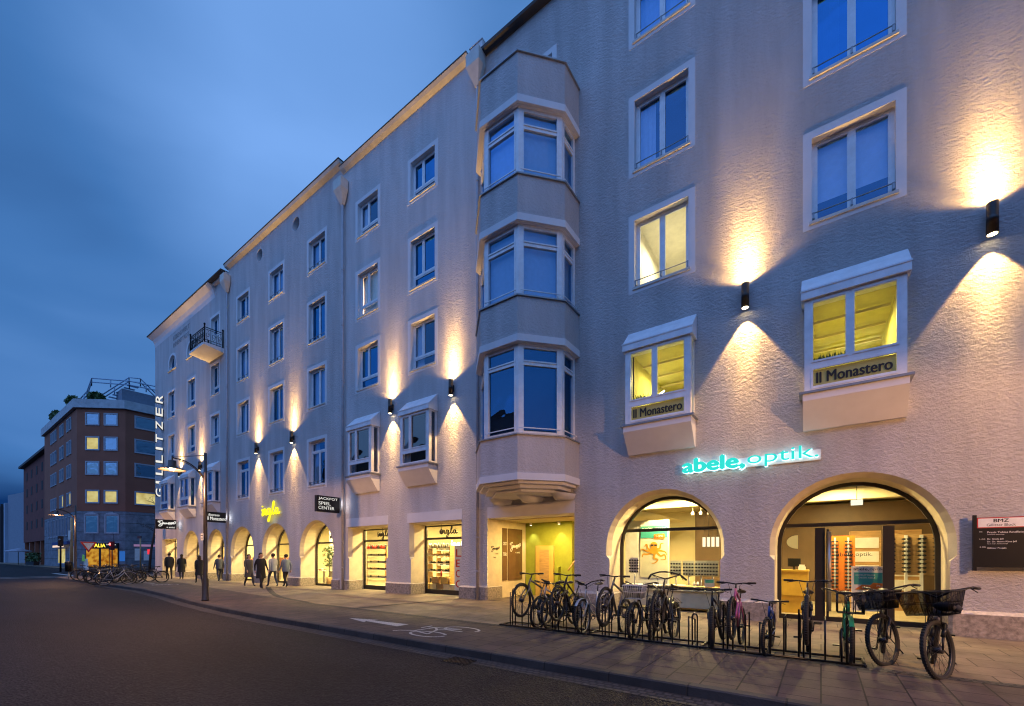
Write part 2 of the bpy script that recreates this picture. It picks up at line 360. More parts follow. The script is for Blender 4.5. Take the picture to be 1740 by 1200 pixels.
def window(b, x0, x1, z0, z1, kind='A', room='dark', rail=True, curtain=0, bd=.17):
    gv = ('glass', 'glass_b', 'glass', 'glass_c')[int(abs(x0 * 7.3 + z0 * 3.1)) % 4]
    """surround outer x0..x1, z0..z1"""
    w, h = round(x1 - x0, 2), round(z1 - z0, 2); key = (w, h, kind, room, rail, curtain, gv)
    P = Vector((x0, YF, z0)) - b.location
    if key in WCACHE:
        src = WCACHE[key]; o = src.copy(); C.objects.link(o); o.parent = b; o.location = P
        for ch in src.children:
            c = ch.copy(); C.objects.link(c); c.parent = o
        return o
    u0, u1, v0, v1 = bd, w - bd, bd, h - bd
    f = MB(); yr = .16; t = .055
    def bar(a, c, d, e2, y0=yr, y1=yr + .07): f.box(a, c, y0, y1, d, e2)
    bar(u0, u0 + t, v0, v1); bar(u1 - t, u1, v0, v1); bar(u0 + t, u1 - t, v0, v0 + t); bar(u0 + t, u1 - t, v1 - t, v1)
    def sash(a, c, d, e2):
        q = .05; y0 = yr + .012; y1 = yr + .06
        bar(a, a + q, d, e2, y0, y1); bar(c - q, c, d, e2, y0, y1); bar(a + q, c - q, d, d + q, y0, y1); bar(a + q, c - q, e2 - q, e2, y0, y1)
    a, c, d, e2 = u0 + t, u1 - t, v0 + t, v1 - t; m = .05
    if kind == 'A':
        x = (a + c) / 2; bar(x - m / 2, x + m / 2, d, e2); sash(a, x - m / 2, d, e2); sash(x + m / 2, c, d, e2)
    elif kind == 'B':
        x = a + (c - a) * .40; zt = d + (e2 - d) * .25; bar(a, c, zt - m / 2, zt + m / 2); bar(x - m / 2, x + m / 2, zt + m / 2, e2)
        sash(a, x - m / 2, zt + m / 2, e2); sash(x + m / 2, c, zt + m / 2, e2); sash(a, c, d, zt - m / 2)
    elif kind == 'C':
        x = (a + c) / 2; zt = d + (e2 - d) * .78; bar(a, c, zt - m / 2, zt + m / 2); bar(x - m / 2, x + m / 2, d, zt - m / 2)
        sash(a, x - m / 2, d, zt - m / 2); sash(x + m / 2, c, d, zt - m / 2); sash(a, c, zt + m / 2, e2)
    elif kind == 'D':
        x = (a + c) / 2; zt = d + (e2 - d) * .25; bar(a, c, zt - m / 2, zt + m / 2); bar(x - m / 2, x + m / 2, zt + m / 2, e2)
        sash(a, x - m / 2, zt + m / 2, e2); sash(x + m / 2, c, zt + m / 2, e2); sash(a, c, d, zt - m / 2)
    o = f.build('window', 'frame', b, local=True); o.location = P
    s = MB(); O = rect(0, w, 0, h); I = rect(u0, u1, v0, v1)
    strip(s, O, 0, O, -.007, True); strip(s, O, -.007, I, -.007, True); strip(s, I, -.007, I, yr + .02, True)
    s.build('surround', 'smooth', o, local=True)
    sl = MB(); sl.yz([(yr, v0 + .02), (-.045, v0 - .005), (-.045, v0 - .07), (-.008, v0 - .07), (-.008, v0 - .03), (yr, v0 - .02)], u0 - .05, u1 + .05); sl.build('sill', 'sill', o, local=True)
    p = MB(); p.add([(u0 + .03, yr + .04, v0 + .03), (u1 - .03, yr + .04, v0 + .03), (u1 - .03, yr + .04, v1 - .03), (u0 + .03, yr + .04, v1 - .03)], [(0, 1, 2, 3)])
    p.build('pane', gv if room == 'dark' else 'clear', o, local=True)
    r = MB(); dep = .6 if room == 'dark' else 3.0; r.room(u0 - .02, u1 + .02, yr + .075, yr + dep, v0 - .02, v1 + .02 + (0 if room == 'dark' else .1))
    r.build('room', {'dark': 'dark', 'white': 'wroom', 'yellow': 'yroom', 'curtain': 'wroom'}[room], o, local=True)
    if rail:
        g = MB(); g.tube([(u0 - .02, .03, v0 + .2), (u1 + .02, .03, v0 + .2)], .013, 6)
        if kind == 'C': g.tube([(u0 - .02, .03, v0 + .1), (u1 + .02, .03, v0 + .1)], .013, 6)
        for q in (u0 + .03, (u0 + u1) / 2, u1 - .03): g.box(q - .02, q + .02, .02, .10, v0 + .08, v0 + .22)
        g.build('guard_rail', 'zinc', o, local=True)
    if curtain:
        cu = MB(); n = 40; zb = v0 + .05 if curtain != 2 else v0 + (v1 - v0) * .3
        ua, ub = (u0 + .02, u1 - .02) if curtain != 3 else (u0 + .02, u0 + (u1 - u0) * .35)
        vs = [(ua + (ub - ua) * i / n, yr + .16 + .025 * sin(i * 1.9 + 1.3 * sin(i * .6)) * (0 if curtain == 2 else 1), z) for z in (zb, v1) for i in range(n + 1)]
        cu.add(vs, [(i, i + 1, i + n + 2, i + n + 1) for i in range(n)], True)
        cu.build('curtain' if curtain != 2 else 'blind', 'curtain' if room == 'dark' else 'white', o, local=True)
    WCACHE[key] = o
    return o
def vpanel(f, P, U, Nn, w, z0, z1, cols, zts, t=.06, d=.08):
    """frame bars on a vertical plane; P plan point, U along, Nn outward"""
    f.obox(P, U, Nn, 0, t, -d, 0, z0, z1); f.obox(P, U, Nn, w - t, w, -d, 0, z0, z1)
    f.obox(P, U, Nn, t, w - t, -d, 0, z0, z0 + t); f.obox(P, U, Nn, t, w - t, -d, 0, z1 - t, z1)
    for (a, z) in zts: f.obox(P, U, Nn, t, w - t, -d, -.004, z - a / 2, z + a / 2)
    for (c, za, zb) in cols: f.obox(P, U, Nn, c - .035, c + .035, -d, -.002, za, zb)
def plinth(b, xa, xb, ya=11.92, yb=12.8, h=.45):
    m = MB(); m.prism([(xa, ya + .06), (xa + .06, ya), (xb - .06, ya), (xb, ya + .06), (xb, yb), (xa, yb)], 0, h)
    o = m.build('plinth', 'stone', b)
    c = MB(); i = .05; c.add([(xa, ya + .06, h), (xb, ya + .06, h), (xb, yb, h), (xa, yb, h), (xa + i, ya + .08, h + .06), (xb - i, ya + .08, h + .06), (xb - i, yb, h + .06), (xa + i, yb, h + .06), (xa + .06, ya, h), (xb - .06, ya, h)],
                    [(8, 9, 5, 4), (9, 1, 5), (0, 8, 4), (1, 2, 6, 5), (3, 0, 4, 7), (4, 5, 6, 7)])
    c.build('cap_stone', 'stonecap', o)
def opening(b, name, prof_fn, xa, xb, top, yd=12.85, arch=True, jm='gold'):
    """splayed reveal of a ground floor opening"""
    m = MB(); a = prof_fn(xa, xb, top, 0); c = prof_fn(xa, xb, top, .1)
    strip(m, a, YF, c, YF + .18); strip(m, c, YF + .18, c, yd + .1)
    return m.build(name, jm, b)
def glazing(b, prof, y, mull, zt, bottom=.06, t=.085, name='shop_window', door=None, pm='clear'):
    f = MB(); n = len(prof)
    cx = sum(p[0] for p in prof) / n; xa = min(p[0] for p in prof); xb = max(p[0] for p in prof); topz = max(p[1] for p in prof)
    # inner offset by vertex normals
    inn = []
    for i, (x, z) in enumerate(prof):
        if i == 0: inn.append((x + t, z)); continue
        if i == n - 1: inn.append((x - t, z)); continue
        p0, p1 = Vector(prof[i - 1]), Vector(prof[i + 1]); d = (p1 - p0).normalized(); nn = Vector((d.y, -d.x))
        inn.append((x + nn.x * t, z + nn.y * t))
    strip(f, inn, y, prof, y); strip(f, prof, y, prof, y + .08); strip(f, inn, y + .08, inn, y)
    z0 = prof[0][1]
    f.box(xa + t, xb - t, y + .004, y + .08, z0 + .003, z0 + bottom + .05)
    if zt: f.box(xa + t * .8, xb - t * .8, y + .003, y + .082, zt - .045, zt + .045)
    for (mx, w, za, zb) in mull: f.box(mx - w / 2, mx + w / 2, y + .005, y + .079, za, zb)
    o = f.build(name, 'bronze', b)
    g = MB(); tri = tessellate_polygon([[Vector((x, z, 0)) for x, z in prof]])
    g.add([(x, y + .045, z) for x, z in prof], [tuple(q) for q in tri]); g.build('pane', pm, o)
    return o
def downpipe(b, x, ztop, y=11.88, name='downpipe'):
    m = MB(); m.tube([(x, y, 0), (x, y, ztop - 1.0)], .055, 10)
    for z in (1.0, 2.2, 4.6, 7.2, 9.8, 12.4, 15): m.lathe([(.062, z), (.068, z + .01), (.068, z + .05), (.062, z + .06)], x, y, 10, False)
    o = m.build(name, 'pipe', b)
    h = MB(); a = .30; zt = ztop - .35
    h.add([(x - a, 11.58, zt), (x + a, 11.58, zt), (x + a, 11.97, zt), (x - a, 11.97, zt), (x - a, 11.58, zt - .45), (x + a, 11.58, zt - .45), (x + a, 11.97, zt - .45), (x - a, 11.97, zt - .45),
           (x - .08, 11.82, zt - 1.05), (x + .08, 11.82, zt - 1.05), (x + .08, 11.94, zt - 1.05), (x - .08, 11.94, zt - 1.05)],
          [(3, 2, 1, 0), (0, 1, 5, 4), (1, 2, 6, 5), (2, 3, 7, 6), (3, 0, 4, 7), (4, 5, 9, 8), (5, 6, 10, 9), (6, 7, 11, 10), (7, 4, 8, 11), (8, 9, 10, 11)])
    h.build('hopper', 'sill', o)
def shell(b, x0, x1, z1, ridge=3.2, m='rough', la=4.0, lb=4.0):
    s = MB(); s.cur = 0
    s.add([(x0, YF, la), (x0, 26, la), (x0, 26, z1), (x0, YF, z1), (x1, YF, lb), (x1, 26, lb), (x1, 26, z1), (x1, YF, z1), (x0, 26, 0), (x1, 26, 0)], [(0, 3, 2, 1), (4, 5, 6, 7), (8, 2, 6, 9)])
    s.add([(x0, YF, z1), (x0, 26, z1), (x0, 19, z1 + ridge), (x1, YF, z1), (x1, 26, z1), (x1, 19, z1 + ridge)], [(0, 2, 1), (3, 4, 5)])
    s.build('side_wall', m, b)
    r = MB(); r.add([(x0, YF - .05, z1 + .02), (x1, YF - .05, z1 + .02), (x1, 19, z1 + ridge + .03), (x0, 19, z1 + ridge + .03), (x1, 26.1, z1 + .02), (x0, 26.1, z1 + .02)], [(0, 1, 2, 3), (3, 2, 4, 5)])
    r.build('roof', 'roof', b)
def box_oriel(b, x0, x1, lit=None, curtain=False, lettering=None, glassm='mid', narrow=.33, split=.5, side_glass=True):
    """small box window at first floor"""
    m = MB(); t = .06; ya, yb = 11.58, YF; z0, z1 = 5.18, 7.24
    wdt = x1 - x0
    vpanel(m, (x0, ya), (1, 0), (0, -1), wdt, z0, z1, [(wdt * split, z0 + .62, z1)], [(.12, z0 + .58)], t=.12)
    for x, u in ((x0, 1), (x1, -1)):
        if side_glass:
            xx = x if u == -1 else x
            m.box(min(x, x + u * .07), max(x, x + u * .07), ya + .08, ya + .14, z0, z1); m.box(min(x, x + u * .07), max(x, x + u * .07), yb - .08, yb, z0, z1)
            m.box(min(x, x + u * .07), max(x, x + u * .07), ya + .14, yb - .08, z0, z0 + .07); m.box(min(x, x + u * .07), max(x, x + u * .07), ya + .14, yb - .08, z1 - .07, z1)
    # sash lips
    for (a, c, d, e2) in ((.12, wdt * split - .035, z0 + .64, z1 - .06), (wdt * split + .035, wdt - .12, z0 + .64, z1 - .06), (.12, wdt - .12, z0 + .06, z0 + .52)):
        q = .04
        for r in ((a, a + q, d, e2), (c - q, c, d, e2), (a + q, c - q, d, d + q), (a + q, c - q, e2 - q, e2)): m.box(x0 + r[0], x0 + r[1], ya - .012, ya + .03, r[2], r[3])
    o = m.build('box_window', 'frame', b)
    p = MB(); p.add([(x0 + .1, ya + .04, z0 + .04), (x1 - .1, ya + .04, z0 + .04), (x1 - .1, ya + .04, z1 - .04), (x0 + .1, ya + .04, z1 - .04)], [(0, 1, 2, 3)])
    p.add([(x1 - .03, ya + .1, z0), (x1 - .03, yb - .04, z0), (x1 - .03, yb - .04, z1), (x1 - .03, ya + .1, z1)], [(0, 1, 2, 3)])
    p.add([(x0 + .03, ya + .1, z0), (x0 + .03, yb - .04, z0), (x0 + .03, yb - .04, z1), (x0 + .03, ya + .1, z1)], [(0, 1, 2, 3)])
    p.build('pane', 'clear' if lit else glassm, o)
    r = MB(); e = .06
    r.add([(x0 - e, ya - .07, 7.41), (x1 + e, ya - .07, 7.41), (x1 + e, ya - .07, 7.22), (x0 - e, ya - .07, 7.22), (x0 - e, YF - .01, 7.9), (x1 + e, YF - .01, 7.9), (x1 + e, YF - .01, 7.22), (x0 - e, YF - .01, 7.22)],
          [(0, 3, 2, 1), (0, 1, 5, 4), (1, 2, 6, 5), (0, 4, 7, 3), (3, 7, 6, 2)])
    r.box(x0 - e - .015, x1 + e + .015, ya - .085, ya - .07, 7.39, 7.425)
    for k in (1, 2): 
        xx = x0 - e + (wdt + 2 * e) * k / 3; r.add([(xx - .008, ya - .07, 7.425), (xx + .008, ya - .07, 7.425), (xx + .008, YF - .01, 7.915), (xx - .008, YF - .01, 7.915)], [(0, 1, 2, 3)])
    r.build('canopy', 'frame', o)
    c = MB(); e = .1
    c.box(x0 - e, x1 + e, ya - .12, YF - .005, 5.13, 5.18); c.build('sill', 'zinc', o)
    k = MB(); k.yz([(ya - .08, 5.128), (YF - .003, 5.128), (YF - .003, 4.42), (ya + .32, 4.42), (ya - .08, 4.98)], x0 - .03, x1 + .03)
    k.build('corbel', 'smooth', o)
    if lit:
        q = MB(); q.room(x0 + .1, x1 - .1, YF + .001, YF + 3.2, 5.2, 7.22); q.build('room', 'yroom', o)
        l = MB(); 
        for yy in (12.6, 13.5, 14.4): l.box(x0 + .15, x1 - .15, yy, yy + .05, 7.10, 7.16)
        l.build('ceiling_batten', 'ceil', o)
        tb = MB(); tb.tube([(x0 + .3, 12.5, 6.0), (x0 + .3, 14.2, 6.9)] if lit == 2 else [(x0 + .4, 14.6, 6.8), (x1 - .2, 14.6, 6.95)], .025); tb.build('tube_lamp', 'tube', o)
        light('AREA', 'tube_light', ((x0 + x1) / 2, 13.2, 7.05), 70, (1, .83, .25), o, size=.2, shape='DISK')
    else:
        q = MB(); q.box(x0 + .12, x1 - .12, YF - .05, YF - .02, 5.2, 7.2); q.build('room', 'dark', o)  # dark slab behind the glass stands in for the shade of an unlit room
        if curtain:
            cu = MB(); n = 16; w = .34
            cu.add([(x0 + .14 + w * i / n, ya + .13 + .02 * sin(i * 1.6), z) for z in (z0 + .03, z1 - .05) for i in range(n + 1)], [(i, i + 1, i + n + 2, i + n + 1) for i in range(n)], True); cu.build('curtain', 'white', o)
    if lettering:
        bb = MB(); bb.add([(x0 + .16, ya + .06, z0 + .1), (x1 - .16, ya + .06, z0 + .1), (x1 - .16, ya + .06, z0 + .48), (x0 + .16, ya + .06, z0 + .48)], [(0, 1, 2, 3)]); bb.build('sign_panel', mat('sign_backing', (.42, .36, .17), .7, emit=((.5, .42, .15), .12)), o)
        tx = MB(); text(tx, lettering, (x0 + .22, ya + .035, z0 + .18), X_, Z_, w=wdt - .44, h=.23, off=.045); tx.build('lettering', 'dark', o)
        pl = MB()
        for k in range(60):
            a = random.uniform(x0 + .2, x0 + .75); pl.add([(a, ya + .14, z0 + .66), (a + random.uniform(-.06, .06), ya + .14 + random.uniform(-.04, .05), z0 + .66 + random.uniform(.06, .22)), (a + .03, ya + .15, z0 + .68)], [(0, 1, 2)])
        pl.build('window_plant', 'leaf', o)
    return o
# ---------------------------------------------------------------- ground
def struct(mb, name, m): return tag(mb.build(name, m), kind='structure')
g = MB(); g.add([(-900, -900, -.2), (900, -900, -.2), (900, 900, -.2), (-900, 900, -.2)], [(0, 1, 2, 3)]); struct(g, 'ground', 'asphalt')
KX = [(-48.6, 9), (-48.5, 7.6), (-48.0, 6.7), (-46.5, 6.35), (-40, 6.42), (-34, 6.5), (-26.5, 6.5), (-22, 6.15), (-18, 5.72), (-15, 5.5), (-12, 5.42), (30, 5.40)]
r = MB(); r.add([(-900, -900, -.12), (900, -900, -.12), (900, 60, -.12), (-900, 60, -.12)], [(0, 1, 2, 3)]); struct(r, 'road', 'asphalt')
def asphalt():
    m = M['asphalt']; t = m.node_tree; b = t.nodes['Principled BSDF']; tcn = N(t, 'ShaderNodeTexCoord')
    v = N(t, 'ShaderNodeTexVoronoi', ins={'Scale': 42.0}); t.links.new(tcn.outputs['Object'], v.inputs['Vector'])
    n1 = N(t, 'ShaderNodeTexNoise', ins={'Scale': .45, 'Detail': 6.0, 'Roughness': .62}); mp_ = N(t, 'ShaderNodeMapping'); mp_.inputs['Scale'].default_value = (.35, 1.3, 1); t.links.new(tcn.outputs['Object'], mp_.inputs[0]); t.links.new(mp_.outputs[0], n1.inputs[0])
    r = N(t, 'ShaderNodeValToRGB'); t.links.new(v.outputs['Color'], r.inputs[0]); e = r.color_ramp.elements; e[0].position = .25; e[0].color = (.012, .011, .013, 1); e[1].position = .95; e[1].color = (.042, .038, .040, 1); q = e.new(.62); q.color = (.020, .018, .021, 1)
    mr = N(t, 'ShaderNodeMapRange'); t.links.new(n1.outputs[0], mr.inputs[0]); mr.inputs[1].default_value = .3; mr.inputs[2].default_value = .7; mr.inputs[3].default_value = .55; mr.inputs[4].default_value = 1.3
    mx = N(t, 'ShaderNodeMix', data_type='RGBA', blend_type='MULTIPLY'); mx.inputs[0].default_value = 1; t.links.new(r.outputs[0], mx.inputs[6]); t.links.new(mr.outputs[0], mx.inputs[7]); t.links.new(mx.outputs[2], b.inputs['Base Color'])
    bn = N(t, 'ShaderNodeBump', ins={'Strength': 1.0, 'Distance': .02}); t.links.new(v.outputs['Distance'], bn.inputs['Height']); t.links.new(bn.outputs[0], b.inputs['Normal']); b.inputs['Roughness'].default_value = .7; b.inputs['Specular IOR Level'].default_value = .2
asphalt()
M['slab'] = brick('lane_slabs', (.088, .060, .050), (.060, .043, .038), (.014, .010, .009), .42, .40, .009, rot=pi / 2, bumpd=.006)
M['foot'] = brick('footpath_slabs', (.20, .15, .105), (.15, .115, .08), (.06, .045, .03), .6, .6, .008, bumpd=.004)
M['cobble'] = brick('cobble_setts', (.07, .062, .058), (.045, .04, .04), (.02, .02, .02), .11, .10, .015, bumpd=.02)
pv = MB(); pv.prism([(x, y + .16 if y < 7 else y) for x, y in KX] + [(30, 12.9), (-46, 12.9), (-46, 60), (-48.5, 60)], -.12, 0.0); struct(pv, 'footpath', 'foot')
lane = MB(); lp = [(x, y + .16) for x, y in KX if -34.5 < x] ; lane.add([(x, y, .004) for x, y in lp] + [(x, 7.62 if x > -13 else (7.62 + (-13 - x) * .10), .004) for x, y in lp], [(i, i + 1, i + 1 + len(lp), i + len(lp)) for i in range(len(lp) - 1)]); struct(lane, 'cycle_lane', 'slab')
cb = MB(); cb.add([(-14, 7.60, .008), (30, 7.60, .008), (30, 7.80, .008), (-14, 7.80, .008)], [(0, 1, 2, 3)]); struct(cb, 'cobble_strip', 'cobble')
cb = MB(); cv = smoothpath([(-23, 10.6), (-20.5, 9.5), (-17, 8.2), (-14, 7.72)], 6); cb.add([(x, y, .008) for x, y in cv] + [(x + .05, y + .22, .008) for x, y in cv], [(i, i + 1, i + 1 + len(cv), i + len(cv)) for i in range(len(cv) - 1)])
cb.add([(-11.4, 7.75, .009), (-11.25, 7.75, .009), (-10.7, 11.9, .009), (-10.85, 11.9, .009)], [(0, 1, 2, 3)]); struct(cb, 'drain_channel', 'cobble')
kb = MB(); n = len(KX)
vs = []
for i, (x, y) in enumerate(KX):
    a = Vector(KX[max(0, i - 1)]); c = Vector(KX[min(n - 1, i + 1)]); d = (c - a).normalized(); nn = Vector((-d.y, d.x)); vs.append((Vector((x, y)), nn))
L1 = [(p.x, p.y, -.12) for p, q in vs]; L2 = [(p.x + q.x * .015, p.y + q.y * .015, -.01) for p, q in vs]; L3 = [(p.x + q.x * .035, p.y + q.y * .035, .006) for p, q in vs]; L4 = [(p.x + q.x * .17, p.y + q.y * .17, .006) for p, q in vs]
allv = L1 + L2 + L3 + L4; kb.add(allv, [(r_ * n + i, r_ * n + i + 1, (r_ + 1) * n + i + 1, (r_ + 1) * n + i) for r_ in range(3) for i in range(n - 1)]); struct(kb, 'kerb', 'kerb')
gs = MB(); gs.add([(p.x - q.x * .32, p.y - q.y * .32, -.115) for p, q in vs[5:]] + [(p.x, p.y, -.115) for p, q in vs[5:]], [(i, i + 1, i + 1 + n - 5, i + n - 5) for i in range(n - 6)]); struct(gs, 'gutter_setts', 'cobble')
mk = MB(); mk.add([(-9.63, 6.43, .009), (-8.75, 6.24, .009), (-8.85, 6.37, .009), (-7.63, 6.29, .009), (-7.63, 6.62, .009), (-8.85, 6.52, .009), (-8.75, 6.66, .009)], [(0, 1, 2, 6), (2, 3, 4, 5), (2, 5, 6)]); struct(mk, 'painted_arrow', 'marking')
def bike_symbol(x, y, s):
    mb = MB(); z = .010
    def T(a, b): return (x + a * s, y + b * s, z)
    def line(p, w=.06):
        for i in range(len(p) - 1):
            a = Vector(p[i]); b = Vector(p[i + 1]); d = (b - a).normalized(); q = Vector((-d.y, d.x)) * w / 2
            mb.add([T(*(a - q)), T(*(b - q)), T(*(b + q)), T(*(a + q))], [(0, 1, 2, 3)])
    for cx, cy, a0, a1 in ((.55, -.42, .5, 6.4), (.75, .42, -.3, 5.2)): line([(cx + .46 * cos(a0 + (a1 - a0) * i / 20), cy + .25 * sin(a0 + (a1 - a0) * i / 20)) for i in range(21)])
    line([(.55, -.42), (.0, -.3), (-.3, -.45), (-.35, -.6)]); line([(.0, -.3), (.1, .25), (.75, .42)]); line([(.55, -.42), (.35, .05), (.1, .25), (-.1, .22)]); line([(.35, .05), (.75, .42)]); line([(-.15, .05), (-.15, .38)])
    return struct(mb, 'painted_bicycle_symbol', 'marking')
bike_symbol(-6.9, 6.42, .95)
mk = MB(); mk.add([(-33.2, 8.0, .009), (-31.2, 8.15, .009), (-31.2, 8.3, .009), (-33.2, 8.1, .009)], [(0, 1, 2, 3)]); struct(mk, 'painted_line', 'marking')
bike_symbol(-29.8, 8.2, .8)
mk = MB()
for x in (-50.5, -53.0): mk.add([(x, 4, -.114), (x + .35, 4, -.114), (x + .35, 12, -.114), (x, 12, -.114)], [(0, 1, 2, 3)])
mk.add([(-62, 8.2, -.114), (-52, 8.2, -.114), (-52, 8.6, -.114), (-62, 8.6, -.114)], [(0, 1, 2, 3)]); struct(mk, 'crossing_lines', 'marking')
dr = MB(); dr.box(-4.95, -4.45, 4.95, 5.3, -.119, -.112)
for k in range(9): dr.box(-4.93 + k * .055, -4.91 + k * .055, 4.97, 5.28, -.112, -.104)
tag(dr.build('drain_grate', 'black'), 'iron drain grate set in the gutter by the kerb', 'drain grate')
fp = MB(); fp.prism([(-300, 12.0), (-84.5, 12.0), (-77.8, 17.6), (-76.8, 60), (-300, 60)], -.12, .0); struct(fp, 'far_footpath', 'foot')

# ---------------------------------------------------------------- building 4 (nearest)
RNG = {5: (16.02, 17.88), 4: (12.34, 14.66), 3: (9.02, 11.26), 1: (4.99, 7.61)}
def wholes(lst): return [rect(x0 + .17, x1 - .17, z0 + .17, z1 - .17) for x0, x1, z0, z1 in lst]
b4 = thing('apartment_house', (-1, YF, 0), 'nearest pale rendered house with faceted bay tower and two lit shop arches', 'building')
X0, X1, ZT = -9.86, 16.0, 19.42
colA, colB, colH, colC, colD = (-4.48, -2.68), (-.34, 1.44), (-8.64, -6.84), (3.8, 5.6), (8.0, 9.8)
w4 = []
for c in (colA, colB, colC, colD):
    for r_ in (5, 4, 3): w4.append((c[0], c[1], *RNG[r_]))
w4.append((colH[0], colH[1], *RNG[5]))
PA = (-9.66, -6.21); AA = (-5.16, -1.99, 3.4); AB = (-1.0, 2.18, 3.39)
gr = [[(PA[0], 0), (PA[0], 2.91), (PA[1], 2.91), (PA[1], 0)], arch_prof(*AA, 0), arch_prof(*AB, 0)]
holes = wholes(w4) + [rect(-4.37, -2.75, 5.2, 7.22), rect(-.24, 1.34, 5.2, 7.22)]
mb = MB(); wall_sheet(mb, X0, X1, ZT, gr, holes); mb.build('wall', 'rough', b4)
shell(b4, X0, X1, ZT, lb=0)
for i, (x0, x1, z0, z1) in enumerate(w4):
    lit = (x0, z0) == (colA[0], RNG[3][0]); cu = 2 if (x0 == colB[0] and z0 == RNG[3][0]) else (1 if i % 3 != 1 else 3)
    o = window(b4, x0, x1, z0, z1, 'A', 'white' if lit else 'dark', True, 0 if lit else cu)
    if lit: light('AREA', 'room_light', ((x0 + x1) / 2, 13.3, 10.95), 70, (1, .85, .55), o, size=.25, shape='DISK')
ev = MB(); ev.yz([(YF - .24, ZT + .02), (YF - .26, ZT + .1), (YF + .02, ZT + .12), (YF + .02, ZT - .02)], X0 - .15, X1); ev.build('eave', 'roof', b4)
opening(b4, 'arch_reveal', arch_prof, *AA); opening(b4, 'arch_reveal', arch_prof, *AB)
lb = MB(); lb.box(PA[0], PA[1], YF - .012, YF + .02, 2.91, 3.31); lb.box(PA[0], PA[1], YF + .0205, 12.9, 2.91, 3.0); lb.build('lintel', 'smooth', b4)
plinth(b4, -10.2, PA[0] + .02, 11.92, 12.85, .45)
for xa, xb in ((PA[1] - .02, -5.02), (-2.11, -.86), (2.04, X1)): plinth(b4, xa, xb, 11.9, 12.8, .44)
downpipe(b4, -10.02, 19.8)
# passage
ps = MB(); ps.add([(-9.7, 12.86, 0), (-9.7, 14.5, 0), (-9.7, 14.5, 2.9), (-9.7, 12.86, 2.9)], [(0, 1, 2, 3)]); ps.build('passage_side_wall', 'gold', b4); ps = MB(); ps.add([(-9.66, 12.02, 0), (-9.66, 12.86, 0), (-9.66, 12.86, 2.9), (-9.66, 12.02, 2.9)], [(0, 1, 2, 3)])
ps.build('passage_jamb', 'gold', b4); ps = MB(); ps.add([(-6.2, 12.0, 0), (-6.2, 17.5, 0), (-6.2, 17.5, 2.9), (-6.2, 12.0, 2.9)], [(0, 3, 2, 1)]); ps.build('passage_side_wall', 'gold', b4)
ps = MB(); ps.add([(-9.7, 12.88, 2.89), (-4.2, 12.88, 2.89), (-4.2, 17.5, 2.89), (-9.7, 17.5, 2.89)], [(0, 3, 2, 1)]); ps.build('passage_ceiling', 'ceil', b4)
ps = MB(); ps.add([(-9.7, 12.0, .012), (-6.2, 12.0, .012), (-6.2, 17.5, .012), (-9.7, 17.5, .012)], [(0, 1, 2, 3)]); ps.build('passage_floor', 'foot', b4)
ps = MB(); ps.add([(-9.7, 14.5, 0), (-7.6, 14.5, 0), (-7.6, 14.5, 2.89), (-9.7, 14.5, 2.89)], [(0, 1, 2, 3)]); ps.add([(-7.6, 14.5, 0), (-7.6, 17.4, 0), (-7.6, 17.4, 2.89), (-7.6, 14.5, 2.89)], [(0, 1, 2, 3)]); ps.add([(-7.6, 17.4, 0), (-6.2, 17.4, 0), (-6.2, 17.4, 2.89), (-7.6, 17.4, 2.89)], [(0, 1, 2, 3)]); ps.build('passage_back_wall', 'green', b4)
for y0, y1 in ((12.88, 13.18), (13.26, 14.2)):
    ps = MB(); ps.box(-9.699, -9.66, y0, y1, .66, 2.62)
    if y0 > 13: 
        o = ps.build('glass_panel', 'brownglass', b4); tx = MB(); script(tx, GIU, (-9.65, 13.34, 1.72), (0, 1, 0), Z_, .72, .42, .012); text(tx, 'e amici', (-9.65, 13.72, 1.68), (0, 1, 0), Z_, h=.07, nrm=(1, 0, 0)); tx.build('lettering', 'white', o)
    else:
        o = ps.build('glass_panel', 'brownglass', b4); tx = MB()
        for k, s_ in enumerate(('CKPOT', '', 'TER')): s_ and text(tx, s_, (-9.65, 12.9, 1.98 - .2 * k), (0, 1, 0), Z_, h=.12, w=.24, nrm=(1, 0, 0), off=.01)
        tx.build('lettering', 'white', o)
tx = MB(); script(tx, GIU, (-9.654, 12.2, 1.70), (0, 1, 0), Z_, .5, .26, .009); text(tx, 'e amici', (-9.652, 12.42, 1.64), (0, 1, 0), Z_, h=.05, nrm=(1, 0, 0)); text(tx, 'Eingang', (-9.652, 12.32, 1.50), (0, 1, 0), Z_, h=.05, nrm=(1, 0, 0), off=.01); tx.build('wall_lettering', 'bronze', b4)
ld = MB(); ld.box(-9.18, -8.36, 14.42, 14.499, 0, 1.98); o = ld.build('lift_door', mat('ochre_frame', (.62, .42, .12), .6), b4); ld = MB(); ld.box(-8.98, -8.56, 14.40, 14.419, .01, 1.82); ld.build('door_leaf', 'wood', o)
for x in (-9.32, -8.05):
    ds = MB(); ds.lathe([(.05, 2.78), (.05, 2.885)], x, 14.3, 12); o = ds.build('downlight', 'white', b4); dd = MB(); dd.lathe([(.04, 2.774), (.04, 2.778)], x, 14.3, 12); dd.build('lamp_face', 'bulb', o)
    light('SPOT', 'downlight_beam', (x, 14.3, 2.76), 45, (1, .9, .5), o, spot_size=radians(75), spot_blend=.6, shadow_soft_size=.03)
light('AREA', 'ceiling_light', (-8.0, 13.2, 2.86), 150, (1, .66, .2), b4, size=.25, shape='DISK')
light('AREA', 'ceiling_light', (-6.9, 16.0, 2.86), 45, (1, .72, .22), b4, size=.2, shape='DISK')
st = MB()
for k in range(9): st.box(-7.58, -6.22, 14.6 + k * .28, 17.3, .17 * k + .012, .17 * (k + 1))
